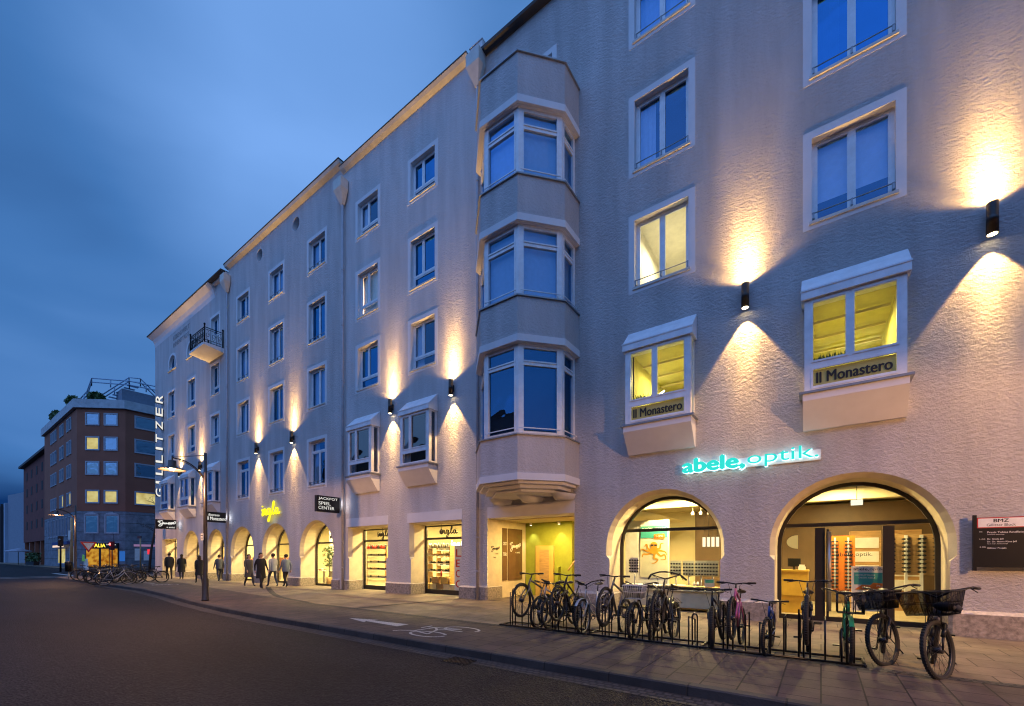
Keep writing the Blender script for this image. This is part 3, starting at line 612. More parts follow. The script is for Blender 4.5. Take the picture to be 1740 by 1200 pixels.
st.build('staircase', mat('stair_tile', (.5, .25, .12), .5), b4)
st = MB(); st.yz([(14.3, 0), (14.3, 1.15), (14.9, 1.25), (16.6, 2.6), (16.6, 0)], -8.2, -8.08); st.build('balustrade', 'green', b4)
st = MB(); st.tube([(-7.55, 14.1, 1.05), (-7.55, 16.4, 2.6)], .03); st.build('handrail', 'wood', b4)
# big faceted bay
BP = [(-9.4, YF), (-9.4, 11.1), (-8.36, 10.05), (-7.0, 10.05), (-6.06, 11.1), (-6.06, YF)]
def inset(P, d):
    cx = -7.73; out = []
    for (x, y) in P:
        if y == YF: out.append((x + (d if x < cx else -d), y))
        elif y == 11.1: out.append((x + (d if x < cx else -d), y + d * .42))
        else: out.append((x + (d * .42 if x < cx else -d * .42), y + d))
    return out
M['bayr'] = plaster('bay_render', (.56, .53, .53), .042, 16)
for k, (za, zb) in enumerate(((3.94, 5.06), (7.88, 9.0), (11.31, 12.45), (14.67, 15.92))):
    m = MB(); m.prism(BP, za, zb - .04); m.v = m.v; o = m.build('bay_parapet', 'bayr', b4)
    c = MB(); c.prism(inset(BP, -.05), zb - .039, zb); c.build('coping', 'zinc', o)
    c = MB(); c.prism(inset(BP, -.03), za - .2, za); c.build('bay_band', 'smooth', o)
    if k < 3:
        z0, z1 = zb + .002, (7.68, 11.11, 14.47)[k]; Q = inset(BP, .13); f = MB(); pn = MB()
        gl = [];
        for i in range(5):
            p, q = Vector(Q[i]), Vector(Q[i + 1]); U = (q - p).normalized(); Nn = Vector((U.y, -U.x)); w = (q - p).length
            vpanel(f, p, U, Nn, w, z0, z1, [], [(.09, z1 - .56)], t=.11, d=.09)
            f.obox(p, U, Nn, .11, w - .11, -.07, .015, z1 - .51, z1 - .47); f.obox(p, U, Nn, .11, .15, -.07, .012, z0 + .06, z1 - .06); f.obox(p, U, Nn, w - .15, w - .11, -.07, .012, z0 + .06, z1 - .06)
            a = p - Nn * .05; c = q - Nn * .05; pn.add([(a.x, a.y, z0), (c.x, c.y, z0), (c.x, c.y, z1), (a.x, a.y, z1)], [(0, 1, 2, 3)])
            f.obox(p, U, Nn, .05, w - .05, .06, .085, z0 + .17, z0 + .195)
        o = f.build('bay_window', 'frame', b4); pn.build('pane', 'glass', o)
        I = inset(BP, .3); r_ = MB(); nI = len(I)
        r_.add([(x, y, z) for z in (z0, z1) for x, y in I], [(i, i + 1, i + 1 + nI, i + nI) for i in range(nI - 1)]); r_.build('curtain', 'curtain' if k else 'dark', o)
        t_ = MB(); t_.prism(inset(BP, .05), z1 - .01, z1 + .004); t_.build('soffit', 'smooth', o)
lv = MB()
for d, z0, z1 in ((.10, 3.66, 3.739), (.28, 3.56, 3.659), (.5, 3.48, 3.559)): lv.prism(inset(BP, d), z0, z1)
lv.build('bay_corbel', 'smooth', b4)
for x in (-8.9, -7.65, -6.5):
    lv = MB(); r_ = .34
    pr_ = [(x - r_ * cos(pi * i / 12), YF - (.95 if x == -7.65 else .75) * sin(pi * i / 12) * 1.0) for i in range(13)]
    n_ = len(pr_); lv.add([(a, b, 3.479) for a, b in pr_] + [(x + (a - x) * .8, YF + (b - YF) * .7, 3.32) for a, b in pr_], [(i, i + 1, i + 1 + n_, i + n_) for i in range(n_ - 1)] + [tuple(range(n_, 2 * n_))], True); lv.build('bay_bracket', 'smooth', b4)
box_oriel(b4, -4.42, -2.7, lit=2, lettering='Il Monastero', split=.47)
box_oriel(b4, -.3, 1.40, lit=1, lettering='Il Monastero', split=.47)
# shop glazing arch A and B
prA = [(x, max(z, .57)) for x, z in arch_prof(-5.16, -1.99, 3.4, .1)]
glazing(b4, prA, 12.83, [], 2.34)
pp = MB(); pp.box(-5.06, -2.09, 12.8, 12.9, .1, .57); pp.box(-5.06, -2.09, 12.74, 12.95, .571, .60); pp.build('sill_panel', mat('pale_green_panel', (.50, .50, .36), .6), b4)
prB = arch_prof(AB[0], AB[1], AB[2], .1)
o = glazing(b4, prB, 12.83, [(-.02, .2, .1, 2.25), (1.24, .2, .1, 2.25), (.13, .05, .1, 2.22)], 2.32, name='shop_entrance')
hd = MB(); hd.tube([(.16, 12.76, .25), (.16, 12.76, 2.15)], .042, 16); hd.tube([(.16, 12.76, .5), (.16, 12.84, .5)], .012); hd.tube([(.16, 12.76, 1.9), (.16, 12.84, 1.9)], .012); hd.build('door_handle', 'chrome', o)
tx = MB(); text(tx, 'abele,', (.30, 12.82, 1.54), X_, Z_, w=.34, h=.11, off=.02); text(tx, 'optik.', (.655, 12.82, 1.54), X_, Z_, w=.30, h=.11); text(tx, 'abele', (.26, 12.82, .70), X_, Z_, w=.28, h=.1, off=.02); tx.build('lettering', 'dark', o)
# optician interior
rm = MB(); rm.room(-5.7, 4.4, 12.95, 18.5, .02, 3.6); o = rm.build('optician_room', 'cream', b4)
rm = MB(); rm.add([(-5.7, 12.95, 3.38), (4.4, 12.95, 3.38), (4.4, 18.5, 3.38), (-5.7, 18.5, 3.38)], [(0, 3, 2, 1)]); rm.build('ceiling', 'ceil', o)
rm = MB(); rm.add([(-5.7, 12.95, .025), (4.4, 12.95, .025), (4.4, 18.5, .025), (-5.7, 18.5, .025)], [(0, 1, 2, 3)]); rm.build('shop_floor', 'floor', o)
rm = MB(); rm.box(-2.0, 4.3, 14.3, 14.6, 3.05, 3.37); rm.box(-5.6, -2.0, 14.0, 14.3, 3.1, 3.37); rm.build('ceiling_beam', 'ceil', o)
rm = MB(); rm.box(-4.0, 4.3, 17.9, 18.45, .03, 3.3); rm.build('back_partition', mat('dark_brown_wall', (.10, .06, .03), .6), o)
for x, y in ((-4.0, 13.5), (-2.9, 13.6), (-.2, 13.6), (.6, 15.2), (-3.4, 15.8), (1.6, 13.8), (2.2, 16), (-1.5, 16.4), (-4.8, 15), (.0, 17)):
    dd = MB(); dd.lathe([(.07, 3.355), (.07, 3.375)], x, y, 12); dd.build('spot_lamp', 'bulb', o)
for k in range(8):
    dd = MB(); x = -3.8 + k * .28; dd.tube([(x, 16.6, 3.37), (x, 16.6, 3.2)], .012); dd.lathe([(.05, 3.06), (.06, 3.12), (.03, 3.2)], x, 16.6, 8); dd.build('track_spot', 'white', o)
for x, y, p in ((-4.7, 13.35, 45), (-3.4, 13.4, 85), (-3.6, 16.0, 45), (.4, 13.6, 42), (.6, 16.2, 40), (2.8, 14.5, 22)): light('AREA', 'ceiling_light', (x, y, 3.33), p * 4.2, ROOM, o, size=.3, shape='DISK')
# ---------------------------------------------------------------- building 3 (two box windows, shoe shop)
b3 = thing('apartment_house', (-14.2, YF, 0), 'pale house between two downpipes with two box windows above square shoe shop windows', 'building')
X0, X1, ZT = -18.45, -9.862, 19.72
w3 = []
c3 = ((-17.47, -15.67), (-13.88, -12.14))
for c in c3:
    for r_ in (5, 4, 3): w3.append((*c, *RNG[r_]))
SA, SB = (-18.06, -15.16), (-13.79, -10.9)
mb = MB(); wall_sheet(mb, X0, X1, ZT, [rect_prof(*SA, 2.93), rect_prof(*SB, 2.93)], wholes(w3)); mb.build('wall', 'rough3', b3)
shell(b3, X0, X1, ZT)
for x0, x1, z0, z1 in w3:
    lit = (x0 == c3[0][0] and z0 == RNG[4][0])
    o = window(b3, x0, x1, z0, z1, 'B', 'curtain' if lit else 'dark', False, 1 if lit else 3)
    if lit: light('AREA', 'room_light', ((x0 + x1) / 2, 13.2, 14.3), 220, (1, .65, .55), o, size=.25, shape='DISK')
ev = MB(); ev.yz([(YF - .16, ZT + .02), (YF - .24, ZT + .12), (YF + .02, ZT + .14), (YF + .02, ZT - .04), (YF - .02, ZT - .05)], X0 + .02, X1 - .6); ev.build('cornice', 'sill', b3)
ev = MB(); ev.box(X0 + .02, X1 - .6, YF - .25, YF, ZT + .142, ZT + .18); ev.build('gutter', 'roof', b3)
ev = MB(); ev.box(X1 - .58, X1 - .01, YF - .03, YF + .3, ZT, ZT + .4); ev.box(X1 - .62, X1 + .0, YF - .06, YF + .34, ZT + .40, ZT + .43); ev.build('parapet_end', 'smooth', b3)
opening(b3, 'shopfront_reveal', rect_prof, *SA, 2.93); opening(b3, 'shopfront_reveal', rect_prof, *SB, 2.93)
for s in (SA, SB):
    lb = MB(); lb.box(s[0] - .12, s[1] + .02, YF - .012, YF - .001, 2.94, 3.33); lb.build('lintel', 'smooth', b3)
    pr_ = [(s[0] + .1, .0), (s[0] + .1, 2.85), (s[1] - .1, 2.85), (s[1] - .1, .0)]
    o = glazing(b3, pr_, 12.78, [], 2.30, bottom=.14)
    tx = MB(); script(tx, INGLA, (s[0] + 1.15 if s is SA else s[0] + 1.0, 12.775, 2.33), X_, Z_, 1.0, .46, .022, dots=((.065, .78),)); tx.build('lettering', 'bronze', o)
for a, c in ((-18.42, -17.94), (-15.28, -13.67), (-11.02, -10.12)): plinth(b3, a, c, 11.92, 12.75, .42)
downpipe(b3, -18.30, 19.5); box_oriel(b3, -17.44, -15.74, glassm='mid', split=.36); box_oriel(b3, -13.86, -12.20, curtain=True, split=.36)
rm = MB(); rm.room(-34.1, -10.3, 12.88, 17.5, .02, 3.5); o = rm.build('shoe_shop_room', 'cream', b3)
rm = MB(); rm.add([(-34.1, 12.88, .025), (-10.3, 12.88, .025), (-10.3, 17.5, .025), (-34.1, 17.5, .025)], [(0, 1, 2, 3)]); rm.build('shop_floor', 'floor', o)
for x in (-18.6, -16.6, -14.4, -12.2): light('AREA', 'ceiling_light', (x, 14.2, 3.4), 300, ROOM, o, size=.3, shape='DISK')
for k in range(6):
    dd = MB(); x = -17.6 + k * 1.35; dd.tube([(x, 13.6, 3.25), (x, 13.6, 2.75)], .012); dd.lathe([(.07, 2.55), (.09, 2.68), (.03, 2.76)], x, 13.6, 8); dd.build('track_spot', 'black', o)
# ---------------------------------------------------------------- building 2 (three arches)
b2 = thing('apartment_house', (-24.8, YF, 0), 'pale house with two round attic openings above three shop arches', 'building')
X0, X1, ZT = -31.06, -18.452, 20.14
c2 = ((-29.93, -28.07), (-25.78, -23.94), (-21.65, -19.81)); w2 = []
for c in c2:
    for r_ in (5, 4, 3, 1): w2.append((*c, *RNG[r_]))
A2 = ((-30.77, -27.58, 3.41), (-26.53, -23.42, 3.42), (-22.37, -19.24, 3.40))
circ = [[(cx + .36 * cos(2 * pi * k / 24), 19.26 + .36 * sin(2 * pi * k / 24)) for k in range(24)] for cx in (-26.85, -22.75)]
mb = MB(); wall_sheet(mb, X0, X1, ZT, [arch_prof(*a) for a in A2], wholes(w2) + circ); mb.build('wall', 'rough', b2)
for c in circ:
    m = MB(); strip(m, c, YF, c, YF + .3, True); o = m.build('round_opening', 'smooth', b2)
    m = MB(); m.add([(x, YF + .28, z) for x, z in c], [tuple(range(24))]); m.build('louvre', 'zinc', o)
shell(b2, X0, X1, ZT)
for i, (x0, x1, z0, z1) in enumerate(w2): window(b2, x0, x1, z0, z1, 'C' if z0 == RNG[1][0] else 'A', 'dark', z0 != RNG[3][0], (0, 1, 3)[i % 3])
ev = MB(); ev.yz([(YF - .2, ZT - .02), (YF - .26, ZT + .1), (YF + .02, ZT + .12), (YF + .02, ZT - .1), (YF - .02, ZT - .1)], X0 - .1, X1 + .02); ev.build('cornice', 'sill', b2)
ev = MB(); ev.box(X0 - .1, X1 + .04, YF - .28, YF, ZT + .122, ZT + .16); ev.build('gutter', 'roof', b2)
for i, a in enumerate(A2):
    opening(b2, 'arch_reveal', arch_prof, *a)
    cx = (a[0] + a[1]) / 2; ml = [(cx + .35, .08, .1, 2.25)] if i == 1 else []
    o = glazing(b2, arch_prof(*a, .1), 12.83, ml, 2.28)
    if i == 2:
        tx = MB(); script(tx, INGLA, (cx - .1, 12.815, 2.36), X_, Z_, .95, .44, .022, dots=((.065, .78),)); tx.build('lettering', 'bronze', o)
for xa, xb in ((-31.2, -30.65), (-27.7, -26.4), (-23.55, -22.25), (-19.36, -18.72)): plinth(b2, xa, xb, 11.92, 12.8, .42)
downpipe(b2, -31.0, 19.9)
o = b2
rm = MB(); rm.box(-23.2, -22.7, 14.2, 14.7, .03, 3.45); rm.box(-27.4, -27.0, 14.2, 14.7, .03, 3.45); rm.build('column', 'wroom', o)
for x in (-32.6, -30, -27.6, -25, -22.6, -20.4): light('AREA', 'ceiling_light', (x, 13.9, 3.44), 300, ROOM, o, size=.3, shape='DISK')
# ---------------------------------------------------------------- building 1 (corner, balcony)
b1 = thing('apartment_house', (-38.4, YF, 0), 'farthest pale corner house with an iron balcony and three box windows', 'building')
X0, X1, ZT = -45.3, -31.062, 19.75
c1 = ((-42.36, -40.6), (-38.24, -36.5), (-34.02, -32.36)); w1 = []
for i, c in enumerate(c1):
    for r_ in (4, 3): w1.append((*c, *RNG[r_]))
w1.append((*c1[2], *RNG[5]))
arcw = [[(x, z) for x, z in [(cx - .75, 16.2)] + [(cx - .75 * cos(pi * k / 12), 16.55 + .75 * sin(pi * k / 12)) for k in range(13)] + [(cx + .75, 16.2)]] for cx in (-41.3, -37.4)]
G1 = (-43.6, -40.3); A1 = ((-38.91, -35.9, 3.44), (-34.45, -31.7, 3.40))
mb = MB(); wall_sheet(mb, X0, X1, ZT, [rect_prof(G1[0], G1[1], 2.95)] + [arch_prof(*a) for a in A1], wholes(w1) + arcw); mb.build('wall', 'rough', b1)
shell(b1, X0, X1, ZT, la=0)
for i, (x0, x1, z0, z1) in enumerate(w1): window(b1, x0, x1, z0, z1, 'D', 'dark', False, (0, 1)[i % 2])
for c in arcw:
    s = MB(); cx = (c[0][0] + c[-1][0]) / 2; big = [(cx + (x - cx) * 1.24, z if z > 16.21 else 16.2) for x, z in c]; big = [(x, z + (.18 if z > 16.6 else 0)) for x, z in big]
    strip(s, big, YF, big, YF - .008); strip(s, big, YF - .008, c, YF - .008); strip(s, c, YF - .008, c, YF + .2, True)
    f = MB(); inn = [(cx + (x - cx) * .88, 16.28 if z < 16.3 else 16.55 + (z - 16.55) * .88) for x, z in c]; strip(f, c, YF + .15, inn, YF + .15, True); strip(f, inn, YF + .15, inn, YF + .2, True); f.box(cx - .035, cx + .035, YF + .14, YF + .2, 16.28, 17.24)
    o = f.build('arched_window', 'frame', b1); s.build('surround', 'smooth', o)
    p = MB(); p.add([(x, YF + .18, z) for x, z in c], [tuple(range(len(c)))]); p.build('pane', 'glass', o)
    p = MB(); p.room(cx - .8, cx + .8, YF + .22, YF + .7, 16.1, 17.4); p.build('room', 'dark', o)
    p = MB(); p.box(cx - .88, cx + .88, YF - .07, YF + .14, 16.13, 16.2); p.build('sill', 'sill', o)
cv = [(YF, ZT - .75), (YF - .04, ZT - .45), (YF - .14, ZT - .2), (YF - .34, ZT), (YF - .42, ZT + .08), (YF + .02, ZT + .1)]
ev = MB(); ev.yz(cv, X0 - .0, -33.2); ev.add([(X0 - .0, y, z) for y, z in cv[:-1]] + [(X0 - (YF - y) , y, z) for y, z in cv[:-1]] + [(X0 - (YF - y), 20, z) for y, z in cv[:-1]], [(i, i + 1, i + 6, i + 5) for i in range(4)] + [(i + 5, i + 6, i + 11, i + 10) for i in range(4)]); ev.build('cornice', 'smooth', b1)
ev = MB(); ev.box(-33.19, X1 + .0, YF - .18, YF, ZT - .02, ZT + .09); ev.build('thin_cornice', 'smooth', b1)
ev = MB(); ev.box(X0 - .46, X1 - .02, YF - .46, YF + .1, ZT + .101, ZT + .16); ev.build('gutter', 'roof', b1)
opening(b1, 'doorway_reveal', rect_prof, G1[0], G1[1], 2.95)
glazing(b1, [(G1[0] + .1, 0), (G1[0] + .1, 2.88), (G1[1] - .1, 2.88), (G1[1] - .1, 0)], 12.83, [(-41.5, .1, .1, 2.8), (-42.6, .1, .1, 2.8)], 2.3)
for a in A1: opening(b1, 'arch_reveal', arch_prof, *a); glazing(b1, arch_prof(*a, .1), 12.83, [], 2.28)
for xa, xb in ((-45.5, -43.48), (-40.42, -38.78), (-36.02, -34.33), (-31.82, -31.22)): plinth(b1, xa, xb, 11.92, 12.8, .42)
for x in (-42.45, -38.3, -34.1): box_oriel(b1, x, x + 1.75, curtain=(x == -38.3), glassm='glass')
rm = MB(); rm.room(-45.1, -34.2, 12.95, 17.5, .02, 3.5); o = rm.build('restaurant_room', 'cream', b1)
for x in (-43.8, -41.4, -38.6, -36): light('AREA', 'ceiling_light', (x, 13.9, 3.4), 360, (1, .74, .33), o, size=.3, shape='DISK')
sl = MB(); sl.add([(-34.2, 10.85, 15.16), (-31.75, 10.85, 15.16), (-31.75, 11.999, 15.16), (-34.2, 11.999, 15.16), (-34.2, 10.85, 15.02), (-31.75, 10.85, 15.02), (-31.75, 11.999, 14.86), (-34.2, 11.999, 14.86)], [(0, 1, 2, 3), (4, 7, 6, 5), (0, 4, 5, 1), (1, 5, 6, 2), (3, 7, 4, 0)])
bal = sl.build('balcony', 'smooth', b1); ra = MB()
def rail_run(a, c):
    a, c = Vector(a), Vector(c); Ln = (c - a).length; d = (c - a) / Ln
    for z in (.06, .2, .86, .98): ra.tube([a + Vector((0, 0, z)), c + Vector((0, 0, z))], .018 if z < .9 else .028, 5)
    n = max(2, round(Ln / .3))
    for i in range(n + 1): 
        p = a + d * (Ln * i / n); ra.tube([p + Vector((0, 0, 0)), p + Vector((0, 0, 1.0))], .018, 5)
        if i < n:
            m = p + d * (Ln / n / 2)
            for s_ in (1, -1):
                pts = [(m + d * s_ * (.11 * sin(t * 1.0) * (1 - t / 9)) + Vector((0, 0, .53 + s_ * (.30 - .055 * t) * cos(t * .9)))) for t in [k * .5 for k in range(11)]]
                ra.tube(pts, .013, 4)
    for p in (a, c): ra.tube([p, p + Vector((0, 0, 1.1))], .04, 6); ra.blob(p + Vector((0, 0, 1.16)), (.06, .06, .08), 7, 5)
rail_run((-34.15, 10.92, 15.16), (-31.8, 10.92, 15.16)); rail_run((-31.8, 10.92, 15.16), (-31.8, 11.95, 15.16)); rail_run((-34.15, 10.92, 15.16), (-34.15, 11.95, 15.16)); ra.build('railing', 'black', bal)
tx = MB(); text(tx, 'LEBENSWELT', (-41.0, YF - .012, 18.35), X_, Z_, w=3.3, h=.34, ext=.01, spacing=1.1); text(tx, 'INNENSTADT', (-41.0, YF - .012, 17.8), X_, Z_, w=3.2, h=.34, ext=.01, spacing=1.1)
tag(tx.build('wall_lettering', 'zinc'), 'thin grey two line lettering high on the corner house beside the balcony', 'lettering')
# ---------------------------------------------------------------- wall lamps
where = {-39.3: 'between first and second box windows of the corner house', -35.4: 'between second and third box windows of the corner house', -26.94: 'left above the yellow script sign', -22.92: 'above and right of the yellow script sign',
         -14.82: 'between the two box windows over the shoe shop', -11.31: 'beside the downpipe, right of the shoe shop', -1.5: 'between the two windows lettered Il Monastero', 2.62: 'at the right edge beside the bigger lit box window'}
for x, wh in where.items():
    y = 11.85; t = thing('wall_lamp', (x, YF, 7.9), 'dark up and down lamp ' + wh, 'wall lamp', 'up and down lamps on the facade')
    b = MB(); b.lathe([(.080, 7.62), (.085, 7.60), (.085, 8.20), (.080, 8.18)], x, y, 20, False); b.add([], []); b.lathe([(.080, 7.62), (.079, 7.64), (.079, 8.16), (.080, 8.18)], x, y, 20); b.build('tube_body', 'lamp', t)
    m = MB(); m.box(x - .04, x + .04, y + .08, YF - .001, 7.78, 8.02); m.build('bracket', 'lamp', t)
    for z, s in ((7.612, -1), (8.188, 1)):
        m = MB(); m.lathe([(.070, z), (.070, z + .004 * s)], x, y, 16); m.build('lamp_face', 'warmdisc', t)
    k = 1.0
    for nm, deg, bl, pw in (('down_beam', 70, .25, 400), ('down_core', 48, 1, 420), ('down_far', 26, 1, 900)):
        light('SPOT', nm, (x, y - .03, 7.585), pw, WARM, t, spot_size=radians(deg), spot_blend=bl, shadow_soft_size=.02)
    for nm, deg, bl, pw in (('up_beam', 150, .5, 100), ('up_wide', 92, .7, 270), ('up_core', 60, 1, 700), ('up_far', 34, 1, 1150)):
        light('SPOT', nm, (x, y - .03, 8.215), pw, WARM, t, (pi, 0, 0), spot_size=radians(deg), spot_blend=bl, shadow_soft_size=.03)
# ---------------------------------------------------------------- signs
t = thing('shop_sign', (-1.5, YF, 3.7), 'turquoise backlit optician lettering above and between the two right arches', 'shop sign')
for nm, m, y, ext, off in (('letter_face', 'turq', 11.86, .004, .10), ('letter_glow', 'coolw', 11.93, .05, .12)):
    tx = MB(); text(tx, 'abele,', (-2.95, y, 3.70), X_, Z_, w=1.42, h=.39, ext=ext, off=off); text(tx, 'optik.', (-1.46, y, 3.70), X_, Z_, w=1.42, h=.39, ext=ext, off=0); tx.build(nm, m, t)
sg = MB(); sg.box(-2.98, -.0, 11.965, 11.999, 3.74, 3.98); sg.build('mounting_board', 'smooth', t)
t = thing('shop_sign', (-25.2, YF, 3.6), 'bright yellow handwriting sign over the middle shop arch', 'shop sign')
tx = MB(); script(tx, INGLA, (-26.35, 11.88, 3.52), X_, Z_, 2.2, 1.15, .037, dots=((.065, .80),)); tx.build('letter_face', 'yel', t)
light('AREA', 'sign_glow', (-25.2, 11.8, 4.0), 2, (1, .95, .2), t, (radians(90), 0, 0), size=1.2, shape='DISK')
sg = MB(); sg.box(-26.3, -24.2, 11.97, 11.999, 3.93, 3.97); sg.build('mounting_rail', 'smooth', t)
def blade(x, ya, yb, z0, z1, label, fn):
    t = thing('hanging_sign', (x, YF, z0), label, 'hanging sign'); b = MB(); b.box(x - .09, x + .09, ya, yb, z0, z1); b.build('sign_box', 'black', t)
    b = MB(); b.box(x - .05, x + .05, yb, YF - .001, z0 + .12, z1 - .12); b.build('bracket', 'zinc', t)
    tx = MB(); fn(tx, x + .096, ya, yb, z0, z1); tx.build('letter_face', 'wletter', t)
    light('AREA', 'sign_glow', (x + .3, YF - .3, (z0 + z1) / 2), 1.6, (.9, .95, 1), t, (radians(90), 0, radians(-20)), size=.3)
    return t
def jp(tx, x, ya, yb, z0, z1):
    for k, s_ in enumerate(('JACKPOT', 'SPIEL', 'CENTER')): text(tx, s_, (x, ya + .08, z1 - .215 - k * .205), (0, 1, 0), Z_, h=.145, w=(.95, .60, .78)[k], off=0, nrm=(1, 0, 0))
blade(-18.6, 10.72, 11.86, 3.60, 4.34, 'black hanging sign with white block capitals beside the third arch', jp)
def mo(tx, x, ya, yb, z0, z1): text(tx, 'Ristorante', (x, ya + .12, z1 - .26), (0, 1, 0), Z_, h=.15, w=.6, off=.012, shear=.2, nrm=(1, 0, 0)); text(tx, 'Il Monastero', (x, ya + .06, z0 + .12), (0, 1, 0), Z_, h=.22, w=1.05, off=.02, nrm=(1, 0, 0))
blade(-31.15, 10.75, 11.9, 3.72, 4.36, 'black hanging restaurant sign with white two line lettering behind the lamp post', mo)
def gi(tx, x, ya, yb, z0, z1): script(tx, GIU, (x, ya + .12, z0 + .16), (0, 1, 0), Z_, 1.1, .50, .025); text(tx, 'e amici', (x, ya + .66, z0 + .08), (0, 1, 0), Z_, h=.12, w=.5, off=.02, nrm=(1, 0, 0))
blade(-40.0, 10.6, 11.86, 3.62, 4.32, 'black hanging sign with white handwriting beside the farthest doorway', gi)
t = thing('vertical_letter_sign', (-43.3, YF, 6.3), 'tall vertical row of white block letters up the far corner of the pale house', 'letter sign')
for ch, z in zip('GILLITZER', (6.68, 7.50, 8.42, 9.40, 10.22, 11.02, 12.08, 13.16, 14.2)):
    tx = MB(); hh = .44; ww = .62 if ch != 'I' else .17
    text(tx, ch, (-43.16, 11.91, z - ww / 2), Z_, (0, -1, 0), w=ww, h=hh, ext=.0, off=.035, nrm=(1, 0, 0)); tx.build('letter_face', 'wletter', t)  # emission on the faces stands in for lamp light falling on them
    tx = MB(); text(tx, ch, (-43.30, 11.93, z - ww / 2 - .02), Z_, (0, -1, 0), w=ww + .03, h=hh + .02, ext=.13, off=.035, nrm=(1, 0, 0)); tx.build('letter_body', 'black', t)
t = thing('directory_board', (2.9, YF, 1.3), 'dark directory board with pale red edged header right of the right arch', 'sign board')
b = MB(); b.box(2.36, 2.41, 11.82, 11.90, 1.28, 2.34); b.box(3.6, 3.65, 11.82, 11.90, 1.28, 2.34); b.build('post', 'black', t)
b = MB(); b.box(2.411, 3.599, 11.84, 11.88, 1.35, 2.29); b.build('panel', 'black', t)
b = MB(); b.box(2.415, 3.595, 11.832, 11.839, 2.09, 2.285); b.build('header_border', mat('red_border', (.55, .03, .03), .5), t)
b = MB(); b.box(2.43, 3.58, 11.826, 11.8315, 2.105, 2.27); b.build('header', 'white', t)
tx = MB(); text(tx, 'BMZ', (2.63, 11.824, 2.195), X_, Z_, h=.06, w=.19, off=.05); text(tx, 'Gillitzer Block', (2.54, 11.824, 2.12), X_, Z_, h=.05, w=.37, off=0); tx.build('header_lettering', 'dark', t)
tx = MB()
for s_, x, z, h in (('EG', 2.45, 2.01, .022), ('Praxis Tobias Rindfleisch', 2.55, 1.99, .035), ('Zahnmedizin, Implantologie', 2.55, 1.955, .018), ('1. OG', 2.45, 1.87, .022), ('Dr. Gisela Jell', 2.55, 1.86, .035), ('Dr. Dr. Hanns-Klaus Jell', 2.55, 1.81, .035), ('Mund-, Kiefer-, Gesichtschirurgie', 2.55, 1.78, .018), ('4. OG', 2.45, 1.72, .022), ('Gillitzer Projekt', 2.55, 1.69, .035)): text(tx, s_, (x, 11.836, z), X_, Z_, h=h, off=.01)
tx.build('lettering', 'white', t)
light('SPOT', 'poster_fill', (-4.5, 13.05, 3.32), 520, (1, .88, .62), b4, (radians(24), 0, 0), spot_size=radians(95), spot_blend=.8, shadow_soft_size=.06)  # fill light added to brighten partition and poster, no fixture modelled
# ---------------------------------------------------------------- optician contents
t = thing('display_partition', (-4.3, 13.9, .03), 'white partition with a giant octopus poster inside the left optician arch', 'display wall')
b = MB(); b.box(-5.3, -3.9, 13.9, 14.0, .6, 2.72); b.box(-5.3, -3.4, 13.2, 14.0, .35, .68); b.build('panel', 'white', t)
PS = dict(c=(-4.28, 13.87, 1.0))
b = MB(); b.box(-4.58, -3.99, 13.885, 13.899, .95, 2.62); p = b.build('poster', mat('poster_paper', (.70, .66, .50), .6), t)
b = MB(); b.box(-4.57, -4.0, 13.878, 13.884, 2.22, 2.60); b.build('headline_band', 'teal', p)
tx = MB(); text(tx, 'SCHÖNE BRILLEN', (-4.54, 13.876, 2.5), X_, Z_, w=.5, h=.06, off=.015); text(tx, '50%', (-4.245, 13.868, 2.235), X_, Z_, w=.16, h=.065, off=.02); tx.build('lettering', 'white', p)
b = MB(); b.xz([(-4.28, 2.2), (-4.26, 2.18), (-4.07, 2.18), (-4.05, 2.2), (-4.05, 2.32), (-4.07, 2.34), (-4.26, 2.34), (-4.28, 2.32)], 13.872, 13.877); b.build('price_badge', 'orange', p)
b = MB()
for cx, cz, rx, rz in ((-4.28, 1.98, .075, .115), (-4.275, 1.82, .10, .115)): b.xz([(cx + rx * cos(2 * pi * k / 20), cz + rz * sin(2 * pi * k / 20)) for k in range(20)], 13.874 if cz > 1.9 else 13.876, 13.8845)
for q_, s_ in enumerate(([(.0, 0), (-.12, .05), (-.16, .2), (-.2, .12)], [(0, 0), (-.15, -.02), (-.26, .04), (-.28, -.04)], [(0, -.05), (-.14, -.12), (-.23, -.12), (-.25, -.22)], [(.02, -.08), (0, -.24), (.08, -.3), (.02, -.4), (-.05, -.42)], [(.05, -.05), (.14, -.18), (.22, -.14), (.24, -.28), (.14, -.3)], [(.05, 0), (.16, -.02), (.24, -.06), (.26, -.15)], [(.03, .05), (.12, .06), (.14, .2), (.2, .22)])):
    P_ = [Vector((-4.28 + x, 1.82 + z)) for x, z in smoothpath(s_, 4)]; n_ = len(P_); A_, B_ = [], []
    for k in range(n_):
        d = (P_[min(k + 1, n_ - 1)] - P_[max(k - 1, 0)]).normalized(); w_ = .030 * (1 - k / n_) + .008; A_.append((P_[k].x - d.y * w_ * .7, P_[k].y + d.x * w_)); B_.append((P_[k].x + d.y * w_ * .7, P_[k].y - d.x * w_))
    y_ = 13.8775 + .0008 * q_; b.add([(x, y_, z) for x, z in A_] + [(x, y_, z) for x, z in B_], [(k, k + 1, k + 1 + n_, k + n_) for k in range(n_ - 1)])
b.build('octopus', mat('octopus_print', (.62, .30, .02), .6), p)
b = MB(); b.box(-4.345, -4.29, 13.868, 13.872, 1.96, 2.01); b.box(-4.27, -4.215, 13.868, 13.872, 1.96, 2.01); b.box(-4.29, -4.27, 13.868, 13.872, 1.99, 2.0); b.build('sunglasses', 'dark', p)
p.scale = (1.5, 1, 1.0); p.location.x -= .07; p.location.z -= .07
SPG = None
